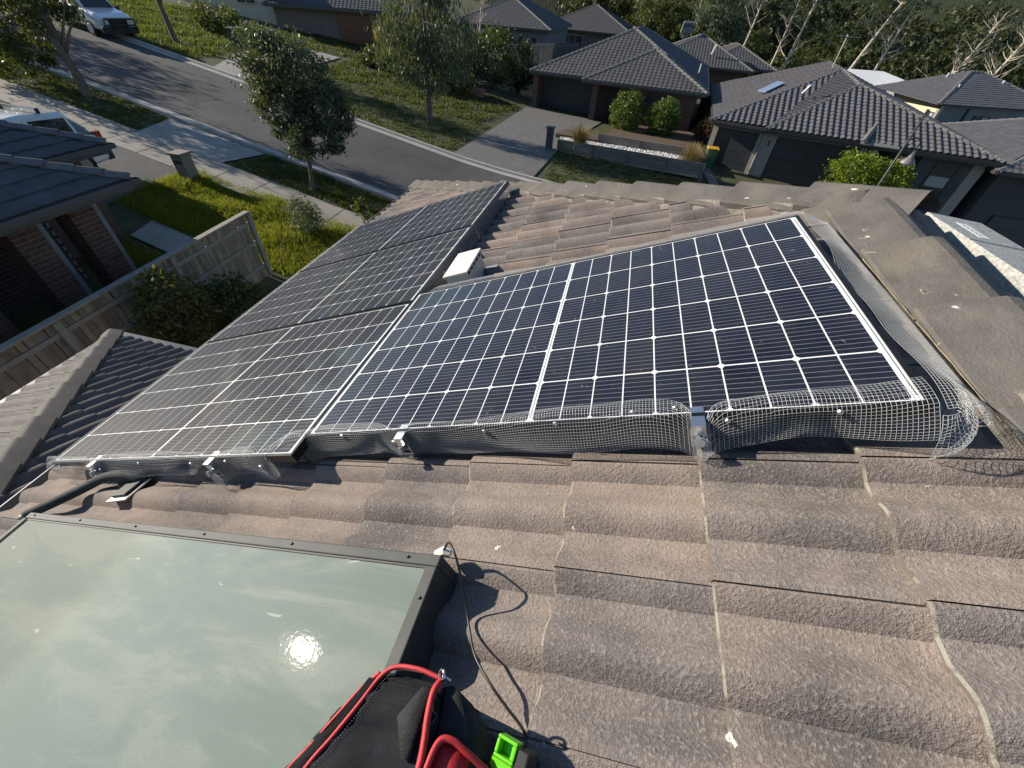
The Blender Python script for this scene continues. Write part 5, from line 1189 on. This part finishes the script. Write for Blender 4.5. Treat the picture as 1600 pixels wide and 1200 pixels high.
# strappy ornamental grasses
def tuft(label, x, y, h, n, seed):
    rr = np.random.default_rng(seed); z0 = GZ(x, y)+.1; V = []; Fc = []; root = thing('ornamental_grass', (x, y, z0), label, 'grass clump', 'straw coloured grass clumps')
    for _ in range(n):
        a = rr.uniform(0, 6.28); sp = rr.uniform(.1, .75); L = h*rr.uniform(.7, 1.15); w = .018; d = np.array([math.cos(a), math.sin(a), 0]); s_ = np.array([-d[1], d[0], 0])
        b = np.array([rr.normal(0, .12), rr.normal(0, .12), 0]); k = len(V); prev = None
        for t in (0, .4, .75, 1): 
            p = b + d*sp*h*t**1.6 + np.array([0, 0, L*(t - .35*sp*t*t)]); ww = w*(1-t*.85); V += [p - s_*ww, p + s_*ww]
        for i in range(3): Fc.append((k+2*i, k+2*i+1, k+2*i+3, k+2*i+2))
    o = bpy.data.objects.new('blades', np_mesh('blades', np.array(V), np.array(Fc), STRAW)); link(o, root)
    MB().tube([(x, y, z0-.15), (x, y, z0+.10)], [.16, .10], 8).build('crown_base', BARK, root)
tuft('straw coloured grass clump at the driveway end of the pebble bed', -1.95, 24.6, 1.25, 520, 3)
tuft('straw coloured grass clump at the bin end of the pebble bed', 4.05, 24.0, 1.45, 620, 4)

# retaining walls, pebbles, mulch
SLEEP = pm('grey_timber_sleeper', (.13, .125, .115), (.19, .18, .165), 6, .9, .5, 30, .006, rnd=.12)
def sleepers(label, a, b, h, n=3, posts=3):
    a, b = Vector((a[0], a[1], 0)), Vector((b[0], b[1], 0)); root = thing('sleeper_wall', ((a+b)/2).to_tuple()[:2] + (GZ((a.x+b.x)/2),), label, 'retaining wall', 'sleeper retaining walls')
    d = (b-a).normalized(); n_ = Vector((d.y, -d.x, 0)); zt = max(GZ(a.x), GZ(b.x)) + h - .1; L = (b-a).length
    for r_ in range(n):
        z = zt - .2*(r_+.5)
        for k in range(posts): 
            q0, q1 = a + d*(L*k/posts+.01), a + d*(L*(k+1)/posts-.01); MB().beam(q0 + Vector((0,0,z)), q1 + Vector((0,0,z)), .075, .192).build('sleeper', SLEEP, root)
    for k in range(posts+1): q = a + d*(L*k/posts) + n_*.07; MB().beam(q + Vector((0,0,zt-.2*n-.3)), q + Vector((0,0,zt-.01)), .09, .06, (1,0,0)).build('post', pm('steel_post', (.10, .11, .12), (.12, .13, .135), 5, .6), root)
sleepers('lower timber sleeper wall holding the white pebbles', (-3.1, 24.4), (4.7, 23.2), .62, 3, 4)
sleepers('upper timber sleeper wall between pebbles and mulch', (-1.0, 26.3), (3.7, 25.5), .85, 3, 2)
def bed(name, poly, z, mat): return structure(MB().prism(poly, z-.4, z).build(name, mat))
bed('pebble_bed', [(-3.0, 24.5), (4.6, 23.3), (3.8, 25.5), (-1.0, 26.25), (-3.3, 26.6)], -5.08, pm('pebble_base', (.35, .34, .32)))
bed('mulch_bed', [(-3.6, 26.7), (-1.05, 26.35), (3.75, 25.55), (5.0, 25.4), (5.0, 31.6), (-.2, 31.9), (-.6, 27.6), (-3.2, 28.2)], -4.98, pm('bark_mulch', (.085, .055, .038), (.15, .10, .065), 9, .95, 1, 30, .04))
rp = np.random.default_rng(9); V = []; Fc = []
oct_v = np.array([(1,0,0),(-1,0,0),(0,1,0),(0,-1,0),(0,0,.7),(0,0,-.7)]); oct_f = np.array([(0,2,4),(2,1,4),(1,3,4),(3,0,4),(2,0,5),(1,2,5),(3,1,5),(0,3,5)])
for _ in range(2600):
    x = rp.uniform(-2.9, 4.4); t = (x+3)/7.6; y = rp.uniform(24.5-1.2*t+.1, 26.2-.75*t); r_ = rp.uniform(.035, .085)
    V.append(oct_v*r_*rp.uniform(.7, 1.2, (1, 3)) + np.array([x, y, -5.06+r_*.3])); Fc.append(oct_f + 6*len(Fc))
po = bpy.data.objects.new('pebbles', np_mesh('pebbles', np.concatenate(V), np.concatenate(Fc), pm('white_pebble', (.66, .64, .60), (.5, .48, .45), 8, .8, isl=.15))); COL.objects.link(po); stuff(po); po['label'] = 'white pebbles between the two sleeper walls'; po['category'] = 'pebbles'
bb = MB().beam((-11.6, 33.0, -4.25), (-9.9, 32.6, -4.35), .5, .5); tag(bb.build('brick_planter', pm('red_brick_wall', (.26, .13, .085), (.20, .10, .07), 4, .9, .4, 30, .01), loc=(-10.8, 32.8, -4.6)), 'short red brick planter wall left of the charcoal garage', 'planter')

# ================================================================== street furniture
LBM = pm('letterbox_render', (.20, .185, .16), (.25, .23, .20), 4, .9)
def letterbox(label, x, y, h, w, mat):
    z = GZ(x, y); root = thing('letterbox', (x, y, z), label, 'letterbox', 'pillar letterboxes')
    MB().box((x-w/2, y-w/2, z-.2), (x+w/2, y+w/2, z+h)).build('pillar', mat, root, bevel=.015)
    MB().box((x-w/2-.05, y-w/2-.05, z+h), (x+w/2+.05, y+w/2+.05, z+h+.06)).build('cap', mat, root, bevel=.01)
    MB().box((x-w*.36, y-w/2-.01, z+h*.68), (x+w*.36, y-w/2+.005, z+h*.8)).build('slot', BLKF, root)
letterbox('square pillar letterbox between driveway and shaggy lawn', -13.45, 10.35, .78, .40, LBM)
letterbox('dark pillar letterbox at the end of the pebble bed', -3.55, 24.0, 1.05, .36, RENCD)
# timber paling fence on the boundary
WOODS = pm('weathered_paling', (.21, .165, .115), (.31, .26, .195), 5, .92, .5, 40, .006, rnd=.28)
RAILM = pm('weathered_rail', (.26, .235, .195), (.34, .31, .265), 6, .9, .4, 40, .006)
fen = thing('paling_fence', (-8.05, 3, GZ(-8)), 'weathered timber paling fence between the two front gardens', 'fence')
fx = lambda y: -8.18 + (6.79-y)*.045
y = -3.0; pal = MB().box((-.009, -.049, 0), (.009, .049, 1.62)).mesh('paling', WOODS)
zg = GZ(-8.1) - .02
while y < 6.75:
    inst('paling', pal, Matrix.Translation((fx(y)+random.uniform(-.004, .004), y, zg+random.uniform(-.015, .02))) @ Matrix.Rotation(random.uniform(-.012, .012), 4, 'X'), fen); y += .104
for z_ in (.35, .95, 1.42): MB().beam((fx(-3)+.03, -3, zg+z_), (fx(6.8)+.03, 6.8, zg+z_), .04, .075).build('rail', RAILM, fen)
MB().beam((fx(-3)+.01, -3, zg+1.655), (fx(6.86)+.01, 6.86, zg+1.655), .13, .035).build('capping', RAILM, fen)
for yy in (-2.4, -.1, 2.2, 4.5, 6.8): MB().box((fx(yy)+.012, yy-.05, zg-.3), (fx(yy)+.10, yy+.05, zg+1.63)).build('post', RAILM, fen)
def far_fence(label, a, b, h, mat, n, name='timber_fence', cat='fence'):
    a, b = Vector((a[0], a[1], 0)), Vector((b[0], b[1], 0)); root = thing(name, (a.x, a.y, GZ(a.x)), label, cat); d = (b-a).normalized(); L = (b-a).length; m = MB(); k = 0
    q = 0
    while q < L:
        p = a + d*q; m.beam(p + Vector((0,0,GZ(p.x)-.2)), p + Vector((0,0,GZ(p.x)+h+random.uniform(-.02,.02))), .13, .03, d); q += .15
    stuff(m.build('palings', mat, root))
    for i in range(n+1):
        p = a + d*(L*i/n) + Vector((d.y, -d.x, 0))*.08; MB().beam(p + Vector((0,0,GZ(p.x)-.2)), p + Vector((0,0,GZ(p.x)+h+.06)), .1, .1, d).build('post', mat, root)
    MB().beam(a + Vector((d.y, -d.x, 0))*.05 + Vector((0,0,GZ(a.x)+h-.25)), b + Vector((d.y, -d.x, 0))*.05 + Vector((0,0,GZ(b.x)+h-.25)), .05, .09).build('rail', mat, root)
GREYF = pm('grey_fence_timber', (.13, .135, .135), (.18, .185, .18), 3, .9, isl=.2)
far_fence('grey timber fence running uphill past the weatherboard house', (-11.8, 45.5), (-7.2, 66), 1.95, GREYF, 8)
DKF = pm('charcoal_steel_fence', (.035, .040, .042), (.05, .055, .056), 2, .5)
far_fence('charcoal steel fence behind the checkered roof house', (6.8, 46.5), (17.5, 52), 1.9, DKF, 5, 'steel_fence')
far_fence('charcoal side fence between the two tiled houses across the road', (5.75, 33.2), (6.8, 46.3), 1.9, DKF, 5, 'steel_fence')
shd = thing('garden_shed', (7.2, 44, GZ(7)), 'small pale roofed shed between the two tiled houses', 'shed')
MB().box((5.9, 38.6, GZ(6.5)-.2), (7.0, 40.2, GZ(6.5)+1.95)).build('wall', DKF, shd); MB().poly3([(5.75, 38.4, -3.72), (7.15, 38.4, -3.6), (7.15, 40.4, -3.6), (5.75, 40.4, -3.72)], .05).build('roof', pm('pale_zinc', (.5, .53, .52), (.45, .48, .47), 3, .5), shd)
# wheelie bin
bn = thing('wheelie_bin', gp(5.45, 26.6), 'green wheelie bin with a yellow lid beside the left garage door', 'bin'); bx_, by_, bz_ = gp(5.45, 26.6)
MB().loft([[Vector((bx_+a*sx, by_+a*sy, bz_+z)) for sx, sy in ((-1,-1),(1,-1),(1,1),(-1,1))] for a, z in ((.22, .05), (.29, .95))]).build('body', pm('bin_green', (.02, .10, .06), (.025, .12, .07), 4, .5), bn)
MB().box((bx_-.31, by_-.34, bz_+.955), (bx_+.31, by_+.31, bz_+1.02)).build('lid', pm('bin_yellow', (.62, .36, .03), (.55, .32, .03), 4, .5), bn, bevel=.02)
for s in (-1, 1): MB().tube([(bx_+s*.26, by_+.25, bz_+.1), (bx_+s*.33, by_+.25, bz_+.1)], .1, 12).build('wheel', RUB, bn)
# street lamp
LPM = pm('lamp_green_black', (.025, .032, .030), (.035, .04, .038), 5, .5)
lx, ly = 11.05, 20.0; lz = GZ(lx)
lamp = thing('street_lamp', (lx, ly, lz), 'black street lamp with a bell shaped lantern on a curved bracket', 'street lamp')
MB().tube([(lx, ly, lz-.2), (lx+.06, ly, lz+1.2), (lx+.12, ly, -1.32)], [.065, .05, .038], 10).build('pole', LPM, lamp, smooth=True)
MB().tube([(lx+.11, ly, -1.42), (lx+.11, ly, -1.30)], .055, 10).build('pole_cap', LPM, lamp)
MB().tube(bez([(lx+.09, ly, -2.35), (lx+.30, ly-.02, -2.22), (lx+.52, ly-.04, -2.32), (lx+.52, ly-.04, -2.62)], 6), .022, 8).tube([(lx+.07, ly, -2.62), (lx+.40, ly-.03, -2.28)], .014, 6).build('bracket', LPM, lamp, smooth=True)
cx, cy = lx+.52, ly-.04
MB().loft([[Vector((cx+r_*math.cos(k*math.pi/8), cy+r_*math.sin(k*math.pi/8), z)) for k in range(16)] for r_, z in ((.05, -2.60), (.08, -2.75), (.13, -2.88), (.24, -2.98), (.27, -3.06), (.27, -3.09))]).build('shade', pm('lamp_shade_grey', (.16, .15, .14), (.2, .19, .18), 4, .5), lamp, smooth=True)
MB().loft([[Vector((cx+r_*math.cos(k*math.pi/8), cy+r_*math.sin(k*math.pi/8), z)) for k in range(16)] for r_, z in ((.16, -3.085), (.15, -3.14), (.08, -3.18))]).build('lens', pm('opal_lens', (.6, .6, .58), (.55, .55, .53), 4, .2), lamp, smooth=True)
# dark crate on the far lawn
ct = thing('planter_box', gp(-25.2, 28.8), 'dark square planter box on the lawn across the road', 'planter'); bx_, by_, bz_ = gp(-25.2, 28.8)
MB().box((bx_-.75, by_-.6, bz_-.2), (bx_+.75, by_+.6, bz_+.95)).build('side', pm('dark_slate_board', (.05, .055, .06), (.065, .07, .075), 3, .7), ct, bevel=.02)
MB().box((bx_-.80, by_-.65, bz_+.95), (bx_+.80, by_+.65, bz_+1.02)).build('rim', SLEEP, ct)

# ================================================================== vehicles
PAINT = pm('white_car_paint', (.74, .75, .76), (.72, .73, .74), 2, .3, coat=1)
CARG = pm('car_glass', (.018, .022, .026), (.025, .03, .034), 3, .06, coat=1)
TYRE = pm('tyre_rubber', (.016, .016, .017), (.022, .022, .022), 20, .85)
RIM = pm('alloy_rim', (.42, .43, .44), (.35, .36, .37), 10, .35, metal=.8)
PLAS = pm('black_trim', (.02, .021, .022), (.028, .028, .03), 10, .5)
REDL = pm('tail_light_red', (.40, .015, .012), (.3, .01, .01), 5, .2, coat=1); HEADL = pm('head_light', (.75, .76, .78), (.7, .7, .72), 5, .1, coat=1)
def car(name, label, F, L, W, stations, roofst, kind):
    """stations: (x, half width, z low, z high) of the lower body; roofst: (x, half width low, half width high, z low, z high) of the cabin"""
    o0 = F.translation.copy(); root = thing(name, o0, label, 'car'); m = MB()
    def sec(x, w, z0, z1): 
        r_ = .10; return [F @ Vector(p) for p in ((x, -w, z0+.06), (x, -w*1.0, z1-.16), (x, -w*.95, z1-.04), (x, -w*.84, z1), (x, w*.84, z1), (x, w*.95, z1-.04), (x, w, z1-.16), (x, w, z0+.06), (x, w*.9, z0), (x, -w*.9, z0))]
    m.loft([sec(*s) for s in stations]).build('body', PAINT, root, smooth=False, bevel=.03)
    c = MB(); 
    def rs(x, w0, w1, z0, z1): return [F @ Vector(p) for p in ((x, -w0, z0), (x, -w1, z1-.05), (x, -w1*.86, z1), (x, w1*.86, z1), (x, w1, z1-.05), (x, w0, z0))]
    c.loft([rs(*s) for s in roofst]).build('cabin', PAINT, root, bevel=.02)
    for s in (-1, 1):
        for a, b in zip(roofst[:-1], roofst[1:]):
            if min(a[4]-a[3], b[4]-b[3]) < .15 and max(a[4]-a[3], b[4]-b[3]) < .3: continue
            def sp(st, f): return Vector((st[0], s*(st[1]+(st[2]-st[1])*f + .012), st[3]+(st[4]-.05-st[3])*f))
            q = [sp(a, .12).lerp(sp(b, .12), .06), sp(b, .12).lerp(sp(a, .12), .06), sp(b, .86).lerp(sp(a, .86), .06), sp(a, .86).lerp(sp(b, .86), .06)]
            if s > 0: q = q[::-1]
            MB().add([F @ p for p in q], [(0, 1, 2, 3)]).build('side_window', CARG, root)
    def endglass(a, b, nm):
        p0 = [Vector((a[0], y*a[1]*.86, a[3]+.05)) for y in (-1, 1)]; p1 = [Vector((b[0], y*b[2]*.80, b[4]-.06)) for y in (1, -1)]
        d = Vector((a[0]-b[0], 0, 0)).normalized()*.03 + Vector((0, 0, .03)); q = [p + d for p in p0+p1]
        if a[0] > b[0]: pass
        MB().add([F @ p for p in (q if a[0] > b[0] else q[::-1])], [(0, 1, 2, 3)]).build(nm, CARG, root)
    endglass(roofst[-1], roofst[-2], 'windscreen'); endglass(roofst[0], roofst[1], 'rear_window')
    for x in (-.29*L, .30*L):
        for s in (-1, 1):
            w = MB().tube([F @ Vector((x, s*(W/2-.20), .35)), F @ Vector((x, s*(W/2+.015), .35))], .35, 20).build('wheel', TYRE, root)
            MB().tube([F @ Vector((x, s*(W/2+.0155), .35)), F @ Vector((x, s*(W/2+.028), .35))], [.23, .20], 14).build('rim', RIM, w)
    xf = stations[-1][0]; xr = stations[0][0]; zh = stations[-1][3]
    for s in (-1, 1):
        MB().box((xf-.10, s*W*.36-.17, zh-.26), (xf+.03, s*W*.36+.17, zh-.08), 0, F).build('headlight', HEADL, root)
        MB().box((xr-.02, s*W*.44-.07, .80), (xr+.16, s*W*.44+.06, 1.06), 0, F).build('tail_light', REDL, root)
        MB().box((.20*L, s*(W/2+.10)-.10, 1.05), (.20*L+.12, s*(W/2+.10)+.10, 1.22), 0, F).build('mirror', PLAS, root)
    MB().box((xf-.05, -W*.24, zh-.42), (xf+.035, W*.24, zh-.10), 0, F).build('grille', PLAS, root)
    MB().box((xf-.12, -W*.48, .28), (xf+.09, W*.48, .58), 0, F).build('front_bumper', PLAS if kind == 'ute' else PAINT, root, bevel=.03)
    MB().box((xr-.09, -W*.47, .30), (xr+.12, W*.47, .58), 0, F).build('rear_bumper', PLAS, root, bevel=.03)
    return root
# wagon in the neighbour's driveway, tail towards the street
Fw = Matrix.Translation((-15.9, 7.15, GZ(-15.9)+.03)) @ Matrix.Rotation(R(-88), 4, 'Z') @ Matrix.Rotation(R(0), 4, 'X') @ Matrix.Rotation(math.pi, 4, 'Z') @ Matrix.Rotation(math.pi, 4, 'Z')
wag = car('parked_wagon', 'white wagon with roof bars parked in the driveway behind the charcoal roof', Fw, 4.7, 1.86,
    [(-2.33, .82, .42, .98), (-2.2, .90, .30, 1.03), (-1.0, .93, .26, 1.05), (.6, .93, .26, 1.05), (1.0, .92, .26, 1.03), (1.9, .88, .28, .94), (2.3, .74, .36, .80)],
    [(-2.18, .84, .80, 1.0, 1.06), (-1.75, .86, .70, 1.02, 1.62), (-.7, .88, .70, 1.03, 1.70), (.15, .88, .69, 1.03, 1.66), (1.05, .86, .78, 1.0, 1.05)], 'wagon')
for x in (-1.25, -.15): 
    MB().beam(Fw @ Vector((x, -.62, 1.77)), Fw @ Vector((x, .62, 1.77)), .06, .035).build('roof_bar', RIM, wag)
    for s in (-1, 1): MB().beam(Fw @ Vector((x, s*.6, 1.66)), Fw @ Vector((x, s*.6, 1.77)), .08, .05, (1, 0, 0)).build('bar_foot', PLAS, wag)
# ute on the far kerb
Fu = Matrix.Translation((-30.9, 23.6, GZ(-30.9)+.03)) @ Matrix.Rotation(R(-12), 4, 'Z') @ Matrix.Rotation(R(7.1), 4, 'Y')
ute = car('parked_ute', 'white ute with a black bull bar parked at the far kerb top left', Fu, 5.2, 1.9,
    [(-2.6, .88, .50, 1.12), (-2.4, .93, .42, 1.18), (-.6, .95, .38, 1.18), (.6, .95, .36, 1.16), (1.2, .94, .36, 1.16), (2.1, .92, .38, 1.10), (2.5, .84, .46, 1.0)],
    [(-.75, .86, .80, 1.12, 1.2), (-.5, .86, .72, 1.14, 1.80), (.35, .88, .72, 1.14, 1.84), (.55, .88, .71, 1.14, 1.80), (1.35, .86, .80, 1.10, 1.16)], 'ute')
MB().tube([Fu @ Vector((2.66, -.85, .45)), Fu @ Vector((2.70, -.75, .95)), Fu @ Vector((2.70, .75, .95)), Fu @ Vector((2.66, .85, .45))], .045, 8).tube([Fu @ Vector((2.70, -.35, .45)), Fu @ Vector((2.72, -.35, .95))], .04, 8).tube([Fu @ Vector((2.70, .35, .45)), Fu @ Vector((2.72, .35, .95))], .04, 8).tube([Fu @ Vector((2.70, -.8, .68)), Fu @ Vector((2.70, .8, .68))], .04, 8).build('bull_bar', PLAS, ute)
MB().box((-2.3, -.80, 1.19), (-.85, .80, 1.24), 0, Fu).build('tray_cover', PLAS, ute)

# ================================================================== the gum wood behind the houses
rw = np.random.default_rng(21)
def wood(name, label, spots, nleaf, size, mat, seed):
    ells = []
    for (x, y, h, r_) in spots:
        z = GZ(min(x, 45)) - .5
        for k in range(5): ells.append((x + rw.normal(0, r_*.5), y + rw.normal(0, r_*.5), z + h*rw.uniform(.25, .92), r_*rw.uniform(.5, .9), r_*rw.uniform(.5, .9), h*.16))
    V, Fc = leaf_mesh(name, ells, nleaf, size, .55, .35, len(ells)*9, .20, seed, mat, .35)
    o = bpy.data.objects.new(name, np_mesh(name, V, Fc, mat)); COL.objects.link(o); stuff(o); o['label'] = label; o['category'] = 'woodland'
sp1 = [(rw.uniform(-12, 75), rw.uniform(88, 125), rw.uniform(11, 17), rw.uniform(2.6, 4.4)) for _ in range(60)]
sp1 += [(-22+k*5.2+rw.uniform(-1, 1), 128+rw.uniform(-4, 10), rw.uniform(15, 20), 4.6) for k in range(26)]
wood('background_wood', 'dense dark wood of gums and wattles behind the houses', sp1, 80000, .66, EUCD, 31)
sp2 = [(rw.uniform(4, 62), rw.uniform(70, 90), rw.uniform(4, 8.5), rw.uniform(1.8, 3.2)) for _ in range(46)]
wood('understorey', 'olive green understorey in front of the pale gum trunks', sp2, 48000, .40, OLIVE, 32)
tree('wattle_tree', 'grey leaved wattle standing behind the tiled house with the cooler', (9.8, 74, GZ(9.8)-1), [(9.8, 74, -1.2, 3.0, 2.5, 2.6), (11.5, 74, .8, 2.4, 2.2, 2.0), (8.6, 74, .6, 2.2, 2.0, 1.8), (12.2, 74, -2.2, 2, 2, 1.6)], 14000, .32, mat=GREYL, trunk_r=.2, trunk_top=(9.9, 74, 1), droop=.5, ncl=160, clr=.2, seed=33)
tree('wattle_tree', 'broad green wattle at the top middle above the hip roof', (3.2, 76, GZ(3)-1), [(3.2, 76, -.8, 3.2, 2.5, 2.6), (5.0, 76, -1.8, 2.0, 2, 1.8), (1.2, 76, .4, 2.4, 2, 2.2)], 11000, .34, mat=OLIVE, trunk_r=.2, trunk_top=(3.2, 76, .6), droop=.35, ncl=130, clr=.2, seed=34)
shrub('silver_bush', 'small silvery bush left of the white patio roof', (15.5, 62, -4.6), 1.5, 1.2, 2600, .24, GREYL, 35, 50, .22)
GL = ['left of the two thin leaning pale gums above the tiled house', 'right of the two thin leaning pale gums above the tiled house', 'pale gum with a straight leaning trunk above the garage roof ridge', 'forked pale gum leaning over the white patio roof', 'pale gum with a bent fork above the slate roof', 'bare twisted pale tree top at the upper right', 'far pale gum trunk at the top beside the wattle', 'tangled pale dead tree above the slate grey roof']
for k, (x0, z0, x1, z1, r_, y_) in enumerate(((11.9, -8, 13.6, 6, .13, 68), (16.1, -8, 17.4, 5.5, .11, 68), (17.5, -8, 19.2, 6.5, .15, 67.5), (24.2, -8, 28.4, 6.5, .19, 68), (27.6, -8, 28.2, 4.8, .17, 67), (35.0, -8, 37.6, 2.6, .16, 68), (7.0, -8, 7.9, 5.0, .14, 82), (40.0, -8, 43.0, 3.2, .16, 70))):
    gt = bare_tree('gum_tree', GL[k], (x0, y_, z0), z1-z0, (x1-x0, 0, 0), PALEB, r_*1.5, 50+k, 16 if k not in (5, 7) else 34, .30 if k not in (5, 7) else .42, group='pale trunked gums at the wood edge', limbs=1)
    if k not in (5, 7):
        tx = x0 + (x1-x0)*.9; V, Fc = leaf_mesh('crown', [(tx+rw.normal(0, 1), y_, z1-1.0, 1.8, 1.5, 1.4), (tx-1.2, y_, z1-3.2, 1.2, 1.2, .9), (tx+1.3, y_, z1-2.4, 1.2, 1.2, .9)], 1500, .26, .3, .6, 30, .22, 80+k, EUC, .4)
        co = bpy.data.objects.new('crown', np_mesh('crown', V - np.array((x0, y_, z0)), Fc, EUC)); link(co, gt)
